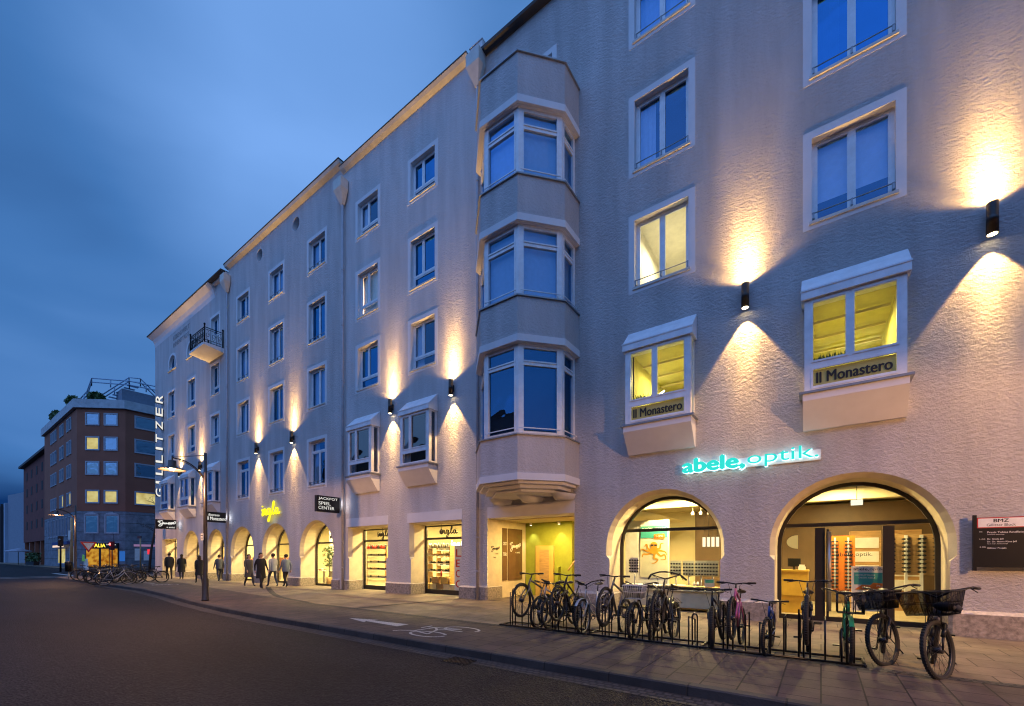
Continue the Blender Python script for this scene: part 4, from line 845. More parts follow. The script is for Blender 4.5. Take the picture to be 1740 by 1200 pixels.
M['palepanel'] = mat('pale_display', (.62, .62, .50), .4)
def spectacles(x, y, z, label, group, s=1.0):
    global SPG
    if SPG is None:
        g_ = MB(); 
        for sx in (-.033, .033): g_.xz([(sx + .028 * cos(2 * pi * k / 8), .020 * sin(2 * pi * k / 8)) for k in range(8)], -.004, .004)
        g_.box(-.012, .012, -.005, .003, .002, .008); g_.box(-.066, -.062, 0, .10, .0, .006); g_.box(.062, .066, 0, .10, .0, .006)
        SPG = g_.build('spectacles', 'dark', local=True); o = SPG
    else: o = SPG.copy(); C.objects.link(o)
    o.location = (x, y, z); o.scale = (s, s, s); return tag(o, label, 'spectacles', group)
def stand(x, y, cols, rows, z0, w, label, gl, panel='white', sp=.085, dx=.16, scale=1.2):
    t = thing('spectacles_display', (x, y, .03), label, 'display stand'); b = MB(); b.box(x - w / 2, x + w / 2, y, y + .03, z0, z0 + rows * sp + .05); b.build('panel', panel, t)
    b = MB(); b.tube([(x, y + .05, .03), (x, y + .05, z0 + .1)], .025); b.build('post', 'chrome', t)
    for i in range(cols):
        for j in range(rows): spectacles(x + (i - (cols - 1) / 2) * dx, y - .03, z0 + .05 + j * sp, 'dark spectacles on the ' + gl, 'spectacles on the ' + gl, scale)
stand(-4.68, 13.0, 2, 5, 1.05, .28, 'small white spectacles stand in front of the white partition', 'small stand before the partition')
for k, x in enumerate((-3.6, -3.22, -2.86, -2.54)): stand(x, 13.6 - .05 * k, 2, 4, 1.0, .34, ('first pale spectacles stand right of the octopus poster', 'second pale spectacles stand, below the pendant lamps', 'third pale spectacles stand right of the octopus poster', 'narrow spectacles stand next to the right jamb')[k], ('first stand right of the poster', 'second stand right of the poster', 'third stand right of the poster', 'narrow stand by the right jamb')[k], 'glassy', sp=.1) if False else stand(x, 13.6 - .05 * k, 2, 4, .98, .32, ('first pale spectacles stand right of the octopus poster', 'second pale spectacles stand, below the pendant lamps', 'third pale spectacles stand right of the octopus poster', 'narrow spectacles stand next to the right jamb')[k], ('first stand right of the poster', 'second stand right of the poster', 'third stand right of the poster', 'narrow stand by the right jamb')[k], 'palepanel', sp=.1)
for k in range(4):
    x = -3.0 + k * .13; t = thing('pendant_lamp', (x, 14.6, 1.8), 'white cylinder lamp in the row of four hanging behind the left optician window', 'pendant lamp', 'row of four pendant lamps')
    b = MB(); b.lathe([(.045, 1.86), (.045, 2.16)], x, 14.6, 10); b.build('shade', emis('lamp_shade_glow', (1, .85, .55), 1.4) if k == 0 else bpy.data.materials['lamp_shade_glow'], t); b = MB(); b.tube([(x, 14.6, 2.16), (x, 14.6, 3.37)], .006, 4); b.build('cord', 'black', t)
t = thing('display_plinth', (-3.0, 13.4, .03), 'low pale counter along the left optician window', 'counter'); b = MB(); b.box(-3.85, -2.2, 13.05, 13.5, .03, .66); b.box(-3.87, -2.18, 13.03, 13.52, .661, .69); b.build('body', 'wood', t)
for k, (x, h) in enumerate(((-3.0, .14), (-2.9, .14))): tag(MB().lathe([(.035, .69), (.035, .69 + h * .7), (.012, .69 + h * .8), (.012, .69 + h)], x, 13.3, 10).build('spray_bottle', 'white'), 'small white bottle on the low counter in the left optician window', 'bottle', 'bottles on the counter')
t = thing('leaflet_display', (-2.6, 13.3, .69), 'teal and yellow leaflet card standing on the low counter', 'card'); b = MB(); b.box(-2.72, -2.46, 13.3, 13.31, .69, .90); b.build('card', 'white', t); b = MB(); b.box(-2.70, -2.48, 13.294, 13.299, .80, .885); b.build('print', 'teal', t)
# arch B
t = thing('exit_sign', (.75, 14.25, 3.0), 'small white glowing box hung below the beam inside the big arch', 'exit sign'); b = MB(); b.box(.62, .86, 14.0, 14.06, 2.86, 3.0); b.build('sign_box', emis('exit_box_glow', (1, .95, .7), 1.2), t); b = MB(); b.tube([(.74, 14.03, 3.0), (.74, 14.03, 3.37)], .008); b.build('rod', 'black', t)
t = thing('ceiling_vent', (1.2, 14.9, 3.3), 'dark slotted vent in the ceiling behind the exit box', 'vent'); b = MB(); b.box(.9, 2.0, 14.85, 14.95, 3.34, 3.375); b.build('slot', 'black', t)
t = thing('orange_display_wall', (.6, 14.2, .03), 'tall orange column shelf full of spectacles behind the optician door', 'display shelf'); b = MB(); b.box(.18, .72, 14.3, 14.36, .65, 2.1); b.build('panel', 'orange', t)
b = MB(); b.box(.28, .32, 14.27, 14.299, .7, 2.05); b.box(.56, .60, 14.27, 14.299, .7, 2.05); b.build('strip', 'white', t)
for i in (.30, .58):
    for j in range(14): spectacles(i, 14.24, .75 + j * .092, 'dark spectacles on the orange column shelf', 'spectacles on the orange shelf', 1.25)
t = thing('wall_display', (1.7, 14.0, .03), 'wooden wall board with four columns of spectacles at the right of the entrance', 'display shelf'); b = MB(); b.box(1.32, 2.5, 14.3, 14.34, 1.1, 2.1); b.build('panel', 'wood', t)
b = MB()
for x in (1.42, 1.70, 1.98, 2.26): b.box(x - .03, x + .03, 14.26, 14.299, .3, 2.08)
b.build('rail', 'white', t)
for x in (1.42, 1.70, 1.98, 2.26):
    for j in range(9): spectacles(x, 14.22, 1.18 + j * .1, 'dark spectacles on the wooden wall board', 'spectacles on the wooden board', 1.35)
t = thing('reception_counter', (-.4, 14.2, .03), 'ochre reception counter at the left inside the optician entrance', 'counter'); b = MB(); b.box(-.95, -.28, 13.9, 14.5, .5, 1.15); b.box(-.97, -.26, 13.88, 14.52, 1.151, 1.19); b.box(-.9, -.33, 13.95, 14.45, .03, .499); b.build('body', mat('ochre_panel', (.60, .38, .05), .5), t)
t = thing('computer_monitor', (-.6, 14.2, 1.19), 'dark monitor standing on the ochre reception counter', 'monitor'); b = MB(); b.box(-.75, -.45, 14.2, 14.23, 1.28, 1.5); b.build('screen', 'black', t); b = MB(); b.box(-.63, -.57, 14.2, 14.26, 1.19, 1.3); b.build('foot', 'black', t)
tag(MB().box(-.5, -.34, 14.0, 14.2, 1.191, 1.28).box(-.48, -.36, 14.02, 14.18, 1.281, 1.33).build('paper_stack', 'white'), 'stack of papers on the ochre counter', 'papers')
tag(MB().xz([(-.55 + .28 * cos(pi * .5 + pi * k / 12), 1.98 + .2 * sin(pi * .5 + pi * k / 12)) for k in range(13)], 15.2, 15.24).build('wall_panel', emis('panel_glow', (.9, .6, .2), .6)), 'round half disc panel glowing above the reception counter', 'wall panel')
t = thing('pavement_board', (.95, 13.5, .03), 'white stand-up advertising board with teal and orange print behind the glass door', 'advertising board'); b = MB(); b.box(.60, 1.22, 13.3, 13.36, .25, 1.32); b.build('board', 'white', t)
b = MB(); b.box(.65, 1.19, 13.294, 13.299, .88, 1.17); b.build('teal_panel', 'teal', t); b = MB(); b.xz([(.9, .80), (1.19, .76), (1.19, .92), (1.0, .93)], 13.286, 13.292); b.xz([(.66, .76), (.95, .76), (1.02, .86), (.80, .88)], 13.282, 13.2855); b.build('orange_panel', 'orange', t)
tx = MB(); text(tx, 'abele,', (.64, 13.296, 1.21), X_, Z_, w=.29, h=.075, off=.03); text(tx, 'optik.', (.94, 13.296, 1.21), X_, Z_, w=.27, h=.075); text(tx, 'abele', (.72, 13.296, .62), X_, Z_, w=.28, h=.07, off=.03); tx.build('black_lettering', 'dark', t)
tx = MB(); text(tx, 'KOMPLETTPREISE', (.68, 13.29, 1.09), X_, Z_, w=.36, h=.035, off=.01); text(tx, 'DIESEN ABELE', (.74, 13.29, 1.03), X_, Z_, w=.3, h=.035, off=.01); text(tx, '159,-', (.80, 13.278, .79), X_, Z_, w=.15, h=.05, off=.02); text(tx, '79,-', (1.06, 13.278, .83), X_, Z_, w=.11, h=.05, off=.02); tx.build('white_lettering', 'white', t)
for x in (1.05, 1.9):
    t = thing('storage_cabinet', (x, 16.4, .03), ('tall wooden cabinet deep in the optician shop, behind the door', 'tall wooden cabinet deep in the optician shop, behind the wall board')[x > 1.5], 'cabinet'); b = MB(); b.box(x - .35, x + .35, 16.2, 16.6, .03, 2.3); b.build('body', 'wood', t)
    b = MB(); 
    for z in (.6, 1.0, 1.4, 1.8): b.box(x - .3, x + .3, 16.17, 16.199, z, z + .3)
    b.build('drawer_front', 'white', t)
# ---------------------------------------------------------------- shoes
SH = {}
def shoe(x, y, z, col, label, group, rz=0, boot=False, s=1):
    k = (col, boot)
    if k not in SH:
        m = MB(); n = 10
        prof = [(-.13, .035), (-.10, .04), (0, .036), (.09, .045), (.14, .035)]
        for x_, w in prof: pass
        vs = []; 
        top = [.10, .11, .08, .06, .035] if not boot else [.24, .25, .12, .07, .035]
        for (x_, w), tz in zip(prof, top):
            for k_ in range(8): a = 2 * pi * k_ / 8; vs.append((x_, w * cos(a), max(0, tz / 2 + tz / 2 * sin(a))))
        m.add(vs, [(i * 8 + q, i * 8 + (q + 1) % 8, (i + 1) * 8 + (q + 1) % 8, (i + 1) * 8 + q) for i in range(4) for q in range(8)] + [tuple(range(8))[::-1], tuple(range(32, 40))], True)
        SH[k] = m.build('shoe', mat('shoe_' + '_'.join(str(round(c, 1)) for c in col), col, .5) , local=True); o = SH[k]
    else: o = SH[k].copy(); C.objects.link(o)
    o.location = (x, y, z); o.rotation_euler = (0, 0, rz); o.scale = (s, s, s); return tag(o, label, 'shoe', group)
def shelf_unit(x0, x1, y, zs, label, colf, gl):
    t = thing('shoe_shelf', ((x0 + x1) / 2, y, .03), label, 'shelf'); b = MB()
    for z in zs: b.box(x0, x1, y, y + .35, z - .025, z)
    b.build('shelf_board', 'white', t); b = MB(); b.box(x0 - .03, x0 - .001, y, y + .35, .03, zs[-1] + .1); b.box(x1 + .001, x1 + .03, y, y + .35, .03, zs[-1] + .1); b.build('side', 'wood', t)
    for j, z in enumerate(zs):
        n = int((x1 - x0) / .15)
        for i in range(n):
            nm, col = colf(i, j); shoe(x0 + .08 + i * .15, y + .15, z + .001, col, f'{nm} shoe on {gl}', f'{nm} shoes on {gl}', pi / 2 + random.uniform(-.3, .3), boot=(j == len(zs) - 1), s=.9)
cols = {'red': (.6, .05, .03), 'cream': (.7, .62, .5), 'black': (.03, .03, .03), 'tan': (.4, .22, .1), 'grey': (.3, .28, .27)}
def cf1(i, j): k = ('cream', 'tan', 'cream', 'grey', 'red')[j] if i % 4 else 'black'; return k, cols[k]
def cf2(i, j): k = ('black', 'black', 'tan', 'grey')[j] if i % 3 else 'cream'; return k, cols[k]
shelf_unit(-19.55, -17.55, 13.8, (.5, .9, 1.25, 1.6, 1.95), 'white shelf packed with pale and red shoes in the left shoe shop window', cf1, 'the left shop window shelf')
shelf_unit(-14.75, -13.35, 13.9, (.9, 1.25, 1.6, 1.95), 'wood sided shelf with dark shoes in the right shoe shop window', cf2, 'the right shop window shelf')
k = 0
for x, z in ((-14.0, .1), (-13.6, .1), (-13.2, .1), (-12.8, .1), (-13.5, .4), (-12.95, .4), (-12.4, .1)):
    nm = ('ochre', 'pale', 'brown', 'pale', 'brown', 'ochre', 'pale')[k]; o = MB().box(-.18, .18, -.15, .15, 0, .28).box(-.185, .185, -.155, .155, .2, .285).build('shoe_box', mat('box_' + str(k), {'ochre': (.5, .33, .08), 'pale': (.6, .5, .3), 'brown': (.35, .2, .08)}[nm], .7), local=True); o.location = (x, 13.3, z)
    tag(o, f'{nm} shoe box in the low stack at the bottom of the right shoe shop window', 'shoe box', 'shoe boxes in the right window'); k += 1
for i, (x, c_) in enumerate(((-13.85, 'black'), (-13.2, 'red'), (-12.75, 'tan'))): shoe(x, 13.25, .41 + .28 * (i != 1) * 0 + .28 * (i == 1), cols[c_], f'{c_} boot on a box at the bottom of the right shoe shop window', 'boots on boxes', 2.4, True, 1.1)
t = thing('sale_banner', (-12.1, 13.0, .1), 'tall white banner with red vertical letters at the right edge of the shoe shop window', 'banner'); b = MB(); b.box(-12.2, -11.7, 13.0, 13.02, .1, 2.0); b.build('cloth', 'white', t)
tx = MB()
for i, ch in enumerate('LEOC'): text(tx, ch, (-12.12, 12.996, 1.55 - i * .42), X_, Z_, w=.3, h=.3, off=.03)
tx.build('lettering', mat('red_print', (.6, .03, .02), .5), t)
t = thing('neon_sign', (-12.3, 14.6, 1.8), 'small white handwriting neon inside the right shoe shop window', 'neon sign'); tx = MB(); script(tx, INGLA, (-14.6, 15.3, 1.75), X_, Z_, 1.2, .7, .025, dots=((.065, .8),)); tx.build('tube', emis('neon_tube', (.7, .75, 1), 3.0), t)
t = thing('potted_tree', (-22.4, 13.7, .03), 'leafy indoor tree in a pot inside the third arch', 'indoor plant'); b = MB(); b.lathe([(.12, .03), (.17, .4)], -22.4, 13.7, 12); b.build('pot', 'wood', t); b = MB(); b.tube([(-22.4, 13.7, .4), (-22.35, 13.7, 1.1), (-22.45, 13.75, 1.7)], [.03, .022, .012]); b.build('trunk', 'bark', t)
b = MB()
for k in range(170):
    a = random.gauss(-22.4, .18), random.gauss(13.7, .15), random.uniform(1.0, 2.1); u = Vector((random.uniform(-1, 1), random.uniform(-1, 1), random.uniform(-.6, .6))).normalized() * .11; v = u.orthogonal().normalized() * .035; a = Vector(a); b.add([a - u, a + v, a + u, a - v], [(0, 1, 2, 3)])
b.build('foliage', 'leaf', t)
for i, (x, y) in enumerate(((-23.4, 14.0), (-28.6, 14.6), (-32.4, 14.6), (-37.4, 14.2))):
    t = thing('display_table', (x, y, .03), ('pale display table inside the third arch', 'pale display table inside the middle arch', 'pale display table inside the arch left of the yellow sign', 'laid restaurant table inside the arch behind the lamp post')[i], 'table'); b = MB(); b.box(x - .6, x + .6, y - .35, y + .35, .72, .76); b.build('table_top', 'white', t)
    for sx in (-.52, .52):
        for sy in (-.28, .28): b = MB(); b.box(x + sx - .025, x + sx + .025, y + sy - .025, y + sy + .025, .03, .72); b.build('leg', 'chrome', t)
    for q in range(4): shoe(x - .4 + q * .26, y - .1, .761, cols['tan' if q % 2 else 'cream'], ('pale or tan shoe' if 0 else ('tan' if q % 2 else 'cream') + ' shoe') + ' on the display table inside ' + ('the third arch', 'the middle arch', 'the arch left of the yellow sign', '')[i], 'shoes on display table', .5) if i < 3 else None
def clothes_rail(x, y, label, cc):
    t = thing('clothes_rail', (x, y, .03), label, 'clothes rail'); b = MB(); b.tube([(x - .5, y, .03), (x - .5, y, 1.6), (x + .5, y, 1.6), (x + .5, y, .03)], .018); b.build('frame', 'chrome', t)
    for q in range(9): b = MB(); xx = x - .42 + q * .105; b.box(xx - .03, xx + .03, y - .2, y + .2, .75, 1.5); b.build('garment', bpy.data.materials.get(cc[q % 3][0]) or mat(cc[q % 3][0], cc[q % 3][1], .8), t)
cc = (('rose_cloth', (.5, .2, .15)), ('cream_cloth', (.6, .5, .35)), ('rust_cloth', (.5, .16, .05)))
clothes_rail(-27.6, 13.7, 'clothes rail with reddish garments inside the middle arch', cc); clothes_rail(-36.6, 13.5, 'rail of warm coloured coats inside the arch left of the downpipe', cc); clothes_rail(-31.9, 13.5, 'clothes rail inside the arch under the left yellow sign lamp', cc)
for i, (x0, x1) in enumerate(((-21.6, -20.0), (-17.2, -15.4), (-12.9, -11.0))):
    shelf_unit(x0, x1, 16.9, (.7, 1.1, 1.5, 1.9), ('back wall shoe shelf seen deep through the third arch', 'back wall shoe shelf deep behind the left shop window', 'back wall shoe shelf deep behind the right shop window')[i], cf2, ('the back shelf seen through the third arch', 'the back shelf behind the left square window', 'the back shelf behind the right square window')[i])
# ---------------------------------------------------------------- street lamps
def street_lamp(x, y, label, power=170, far=False, rz=0):
    t = thing('street_lamp', (x, y, 0), label, 'street lamp', 'hooded street lamps along the street', rz)
    b = MB(); b.lathe([(.115, 0), (.115, .05), (.105, .06), (.105, .74), (.07, .80), (.062, 2.6), (.045, 5.18), (.0, 5.2)], 0, 0, 16); b.build('pole', 'lamp', t, local=True)
    a = MB(); pts = smoothpath([(0, 4.28), (-.3, 4.62), (-.62, 4.80), (-.95, 4.84)], 5); a.tube([(0, p, z) for p, z in pts], .02, 6); a.tube([(0, p, z - .05) for p, z in pts[:-3]], .012, 6); a.tube([(0, 0, 5.1), (0, -.95, 4.86)], .012, 6); a.tube([(0, -.95, 4.9), (0, -.95, 4.72)], .02, 6); a.build('arm', 'lamp', t, local=True)
    h = MB(); h.lathe([(.03, 4.76), (.11, 4.74), (.12, 4.56), (.17, 4.52), (.38, 4.44), (.385, 4.43), (.37, 4.43), (.15, 4.50), (.1, 4.52)], 0, -.95, 24, False); h.build('hood', 'lamp', t, local=True)
    g_ = MB(); g_.blob((0, -.95, 4.48), (.085, .085, .07), 12, 8); g_.build('lamp_globe', emis('street_lamp_globe', (1, .78, .42), 60) if 'street_lamp_globe' not in bpy.data.materials else bpy.data.materials['street_lamp_globe'], t, local=True)
    d = bpy.data.lights.new('street_lamp_beam', 'POINT'); d.energy = power; d.color = (1, .50, .20); d.shadow_soft_size = .025
    o = bpy.data.objects.new('street_lamp_beam', d); C.objects.link(o); o.parent = t; o.location = (0, -.95, 4.395)
    return t
LP = street_lamp(-17.55, 6.05, 'hooded street lamp on the footpath in front of the middle arches', 800)
b = MB(); b.box(-.11, .11, -.10, -.085, 2.12, 2.36); o = b.build('notice_plate', 'white', LP, local=True)
tx = MB(); text(tx, 'Anwohner', (-.09, -.102, 2.27), X_, Z_, w=.18, h=.045, off=.01); text(tx, 'frei', (-.04, -.102, 2.17), X_, Z_, w=.09, h=.05, off=.01); tx.build('lettering', 'dark', o, local=True)
street_lamp(-43.1, 6.9, 'far hooded street lamp by the corner bicycle stand and litter bin', 800)
street_lamp(8.0, 6.0, 'added unseen hooded street lamp on the footpath beyond the right edge', 3200)  # assumed lamp out of frame, added to throw warm light along the lower wall
street_lamp(-24, -9.5, 'added unseen hooded street lamp across the road, far end', 260, rz=pi)  # added out of view as warm fill for the street
street_lamp(13, -9.5, 'added unseen hooded street lamp across the road, facing the optician', 300, rz=pi)  # likewise an added lamp behind the camera, warms the facade
# ---------------------------------------------------------------- brick corner block beyond the crossing
M['brownr'] = mat('red_brown_render', (.28, .10, .06), .9, bump=(30, .004), noise=(.5, .12)); M['cladd'] = brick('stone_cladding', (.20, .22, .26), (.17, .19, .23), (.05, .055, .06), 1.9, 1.25, .03, plane='XZ', offset=0)
M['fglass'] = glass('far_glass', .35, (.3, .35, .4), rcol=(.6, .85, 1))
bb = thing('corner_block', (-84, 14, 0), 'red brown office block on the far corner with a railed roof terrace', 'building')
Pc = [(-108.7, 13.6), (-84.1, 13.6), (-79.4, 17.7), (-79.0, 40), (-108.7, 40)]
m = MB(); m.prism(Pc, 7.9, 22.2); m.build('upper_wall', 'brownr', bb)
m = MB(); m.prism(Pc, 0, 7.88); m.build('lower_wall', 'cladd', bb)
m = MB(); m.prism([(-109, 13.2), (-84, 13.2), (-79.0, 17.5), (-78.6, 40.3), (-109, 40.3)], 22.21, 23.4); m.build('parapet', mat('grey_concrete', (.40, .44, .47), .8, noise=(1.5, .2)), bb)
def fwin(P, U, Nn, u, w, z0, z1, lit=False, hood=False):
    f = MB(); t = .13
    f.obox(P, U, Nn, u - t, u, 0.002, .1, z0 - t, z1 + t); f.obox(P, U, Nn, u + w, u + w + t, .002, .1, z0 - t, z1 + t); f.obox(P, U, Nn, u, u + w, .002, .1, z0 - t, z0); f.obox(P, U, Nn, u, u + w, .002, .1, z1, z1 + t)
    q = .07; f.obox(P, U, Nn, u, u + q, .003, .05, z0, z1); f.obox(P, U, Nn, u + w - q, u + w, .003, .05, z0, z1); f.obox(P, U, Nn, u + q, u + w - q, .003, .05, z0, z0 + q); f.obox(P, U, Nn, u + q, u + w - q, .003, .05, z1 - q, z1)
    if hood:
        for k in range(8): f.obox(P, U, Nn, u - t + (w + 2 * t) * k / 8, u - t + (w + 2 * t) * (k + 1) / 8, .003, .14, z1 + t, z1 + t + .3 * sin(pi * (k + .5) / 8))
    o = f.build('window', mat('grey_window_frame', (.35, .38, .44), .5) if 'grey_window_frame' not in bpy.data.materials else bpy.data.materials['grey_window_frame'], bb)
    g_ = MB(); P3 = lambda uu, z: (P[0] + U[0] * uu + Nn[0] * .03, P[1] + U[1] * uu + Nn[1] * .03, z)
    g_.add([P3(u, z0), P3(u + w, z0), P3(u + w, z1), P3(u, z1)], [(0, 1, 2, 3)]); g_.build('pane', 'litwin' if lit else 'fglass', o)
    return o
U1 = Vector((-79.4 + 84.1, 17.7 - 13.6)); L1_ = U1.length; U1 = tuple(U1 / L1_); N1 = (U1[1], -U1[0])
rows = ((19.83, 21.6), (16.34, 18.3), (12.91, 14.85), (8.95, 10.85))
for j, (z0, z1) in enumerate(rows):
    for u in (1.25, 3.62): fwin((-84.1, 13.6), U1, N1, u, 1.55, z0 + .15, z1 - .12, lit=(j == 3 or (j == 1 and u < 2)))
    fwin((-79.4, 17.7), (.018, 1), (1, -.018), 1.1, 2.6, z0 + .1, z1 - .1, lit=(j == 3))
    for u0, n_ in ((-6.3, 2), (-11.4, 2), (-18.6, 3)):
        for q in range(n_): fwin((-84.1, 13.6), (1, 0), (0, -1), u0 + q * 1.75, 1.0, z0 + .1, z1 - .1, lit=(j == 3 and q == 1 and u0 > -15))
for u in (1.1, 3.72): fwin((-84.1, 13.6), U1, N1, u, 1.6, 4.9, 7.3, hood=True)
for q in range(9): fwin((-84.1, 13.6), (1, 0), (0, -1), -2.6 - q * 2.3, 1.15, 4.7, 7.3)
o = fwin((-84.1, 13.6), (1, 0), (0, -1), -4.2, 2.6, .6, 2.9, lit=True); o = fwin((-84.1, 13.6), (1, 0), (0, -1), -12.5, 5.5, .5, 2.8, lit=True)
pv_ = lambda u, n, z: (-84.1 + U1[0] * u + N1[0] * n, 13.6 + U1[1] * u + N1[1] * n, z)
m = MB(); m.obox((-84.1, 13.6), U1, N1, 1.2, 5.4, .01, .12, .05, 2.75); o = m.build('corner_shop_front', 'black', bb)
m = MB(); 
for u0, u1 in ((1.3, 2.9), (3.2, 4.2), (4.3, 5.3)): m.obox((-84.1, 13.6), U1, N1, u0, u1, .121, .13, .15, 2.65)
m.build('lit_pane', 'yshop', o)
m = MB(); m.obox((-84.1, 13.6), U1, N1, 1.2, 5.4, .01, .3, 2.76, 3.45); m.build('fascia', 'black', o)
tx = MB(); text(tx, 'VITALIA', pv_(1.5, .33, 2.86), (U1[0], U1[1], 0), Z_, w=2.4, h=.48, off=.02); tx.build('lettering', emis('yellow_letters', (1, .7, .05), 2.2), o)
tx = MB(); text(tx, 'Reformhaus', pv_(4.05, .33, 3.15), (U1[0], U1[1], 0), Z_, w=1.2, h=.18, off=.02); tx.build('small_lettering', 'wletter', o)
m = MB(); m.obox((-84.1, 13.6), (1, 0), (0, -1), -14, -3, .0, .55, 3.3, 3.75); m.build('shop_fascia', mat('blue_fascia', (.03, .06, .2), .6), bb)
m = MB(); m.obox((-84.1, 13.6), (1, 0), (0, -1), -13, -5, .56, .6, 2.95, 3.25); m.build('lit_fascia', emis('pink_fascia_light', (1, .75, .6), .9), bb)
for u, w, z0, z1, mm in ((5.6, .9, .9, 2.3, emis('blue_poster_light', (.05, .25, .9), .45)), ): m = MB(); m.obox((-84.1, 13.6), U1, N1, u - .1, u + w - .3, .01, .06, z0, z1); m.build('poster', mm, bb)
for y0, y1, z0, z1, mm in ((1.0, 1.6, 1.0, 2.7, 'white'), (2.0, 2.8, 1.0, 2.4, 'white'), (2.4, 2.8, 1.9, 2.6, 'redp'), (3.6, 4.8, .9, 2.6, 'white'), (.9, 5.5, 3.0, 3.3, 'pinkp')):
    if mm == 'redp' and 'redp' not in M: M['redp'] = emis('red_poster_light', (1, .05, .08), .9)
    if mm == 'pinkp' and 'pinkp' not in M: M['pinkp'] = emis('violet_fascia_light', (.5, .3, .6), .45)
    m = MB(); m.obox((-79.4, 17.7), (.018, 1), (1, -.018), y0, y1, .01, .06 + (.02 if mm == 'redp' else 0), z0, z1); m.build('notice', mm, bb)
m = MB()
def rl(pts):
    for z in (.55, 1.1): m.tube([(x, y, zz + z) for x, y, zz in pts], .085, 5)
    for i in range(len(pts) - 1):
        a, c = Vector(pts[i]), Vector(pts[i + 1]); n_ = max(1, int((c - a).length / 1.7))
        for k in range(n_ + 1): p = a + (c - a) * k / n_; m.tube([p, p + Vector((0, 0, 1.1))], .075, 5)
rl([(-92, 14.6, 23.4), (-85, 14.8, 24.0), (-83.6, 15, 25.6), (-80.6, 18.4, 25.6), (-79.8, 22, 25.6), (-79.8, 30, 25.6)]); rl([(-84.2, 16, 23.5), (-81.2, 18.5, 26.3), (-80.4, 19.6, 26.3), (-80.2, 22, 24)])
for k in range(8): m.box(-84 + k * .38, -83.4 + k * .38, 16 + k * .33, 17.2 + k * .33, 23.7 + k * .35, 23.76 + k * .35)
m.build('terrace_railing', mat('blue_grey_steel', (.3, .42, .55), .5, .4), bb)
m = MB(); m.box(-83, -80.2, 17.5, 39, 23.41, 25.3); m.build('roof_house', mat('penthouse_grey', (.16, .2, .26), .7), bb)
def bush(x, y, z, r, label, n_=260):
    m = MB()
    for k in range(n_):
        d = Vector((random.gauss(0, 1), random.gauss(0, 1), random.gauss(0, 1))).normalized() * random.uniform(.35, 1) ** .5; c_ = Vector((x + d.x * r[0], y + d.y * r[1], z + r[2] + d.z * r[2])); u = Vector((random.uniform(-1, 1), random.uniform(-1, 1), random.uniform(-1, 1))).normalized() * .34; v = u.orthogonal().normalized() * .15
        m.add([c_ - u, c_ + v, c_ + u, c_ - v], [(0, 1, 2, 3)])
    t = thing('roof_shrub', (x, y, z), label, 'shrub', 'shrubs on the roof terrace'); m.build('foliage', 'leaf', t); s_ = MB(); s_.tube([(x, y, z), (x, y, z + r[2])], .08, 5); s_.build('stem', 'bark', t)
bush(-88.2, 13.9, 23.2, (1.2, .8, .8), 'rounded roof shrub nearest the corner parapet'); bush(-99.5, 13.9, 23.2, (3.0, .9, .75), 'long roof shrub row at the far end of the block', 420); bush(-83.2, 15.4, 23.3, (1.4, .9, .7), 'low roof shrub below the terrace stair')
b5 = thing('brick_block', (-129, 15, 0), 'dark red brick block with small windows left of the red brown block', 'building')
m = MB(); m.prism([(-142.6, 14.7), (-108.9, 14.7), (-108.9, 34), (-142.6, 34)], 4.6, 20.8); m.build('wall', mat('dark_brick', (.16, .045, .035), .9, noise=(1, .2)), b5)
m = MB(); m.prism([(-143.4, 14.0), (-108.8, 14.0), (-108.8, 34.5), (-143.4, 34.5)], 20.81, 21.25); m.build('roof', 'roof', b5)
m = MB(); m.prism([(-142.4, 16.0), (-108.9, 16.0), (-108.9, 33), (-142.4, 33)], 0, 4.59); m.build('ground_storey', 'dark', b5)
for k in range(6): m = MB(); m.box(-142 + k * 6.4, -141.4 + k * 6.4, 14.8, 15.4, 0, 4.6); m.build('column', 'brownr', b5)
for j in range(4):
    for q in range(5): m = MB(); x = -138.5 + q * 6; z = 7.2 + j * 3.5; m.box(x, x + 1.5, 14.66, 14.69, z, z + 1.7); m.build('window', 'dark', b5)
for q in range(2): m = MB(); m.box(-128 + q * 7, -124 + q * 7, 15.9, 15.98, .6, 3.4); m.build('shop_window', emis('dim_blue_window', (.25, .4, .7), .25) if q == 0 else bpy.data.materials['dim_blue_window'], b5)
b6 = thing('pale_block', (-175, 20, 0), 'pale curved roofed building at the far left edge', 'building'); m = MB(); m.prism([(-300, 17), (-172, 14.5), (-172, 40), (-300, 40)], 0, 15.5); m.build('wall', mat('pale_panels', (.30, .38, .48), .7, noise=(.15, .2)), b6)
m = MB(); m.prism([(-172, 15), (-150, 18), (-150, 40), (-172, 40)], 0, 17.5); m.build('stair_tower', mat('grey_panels', (.22, .26, .32), .7), b6)
for x in (-176, -184, -196, -215, -240): m = MB(); m.box(x, x + .6, 14.0 + (-172 - x) * .019, 14.5 + (-172 - x) * .02, 0, 15.4); m.build('seam', 'dark', b6)
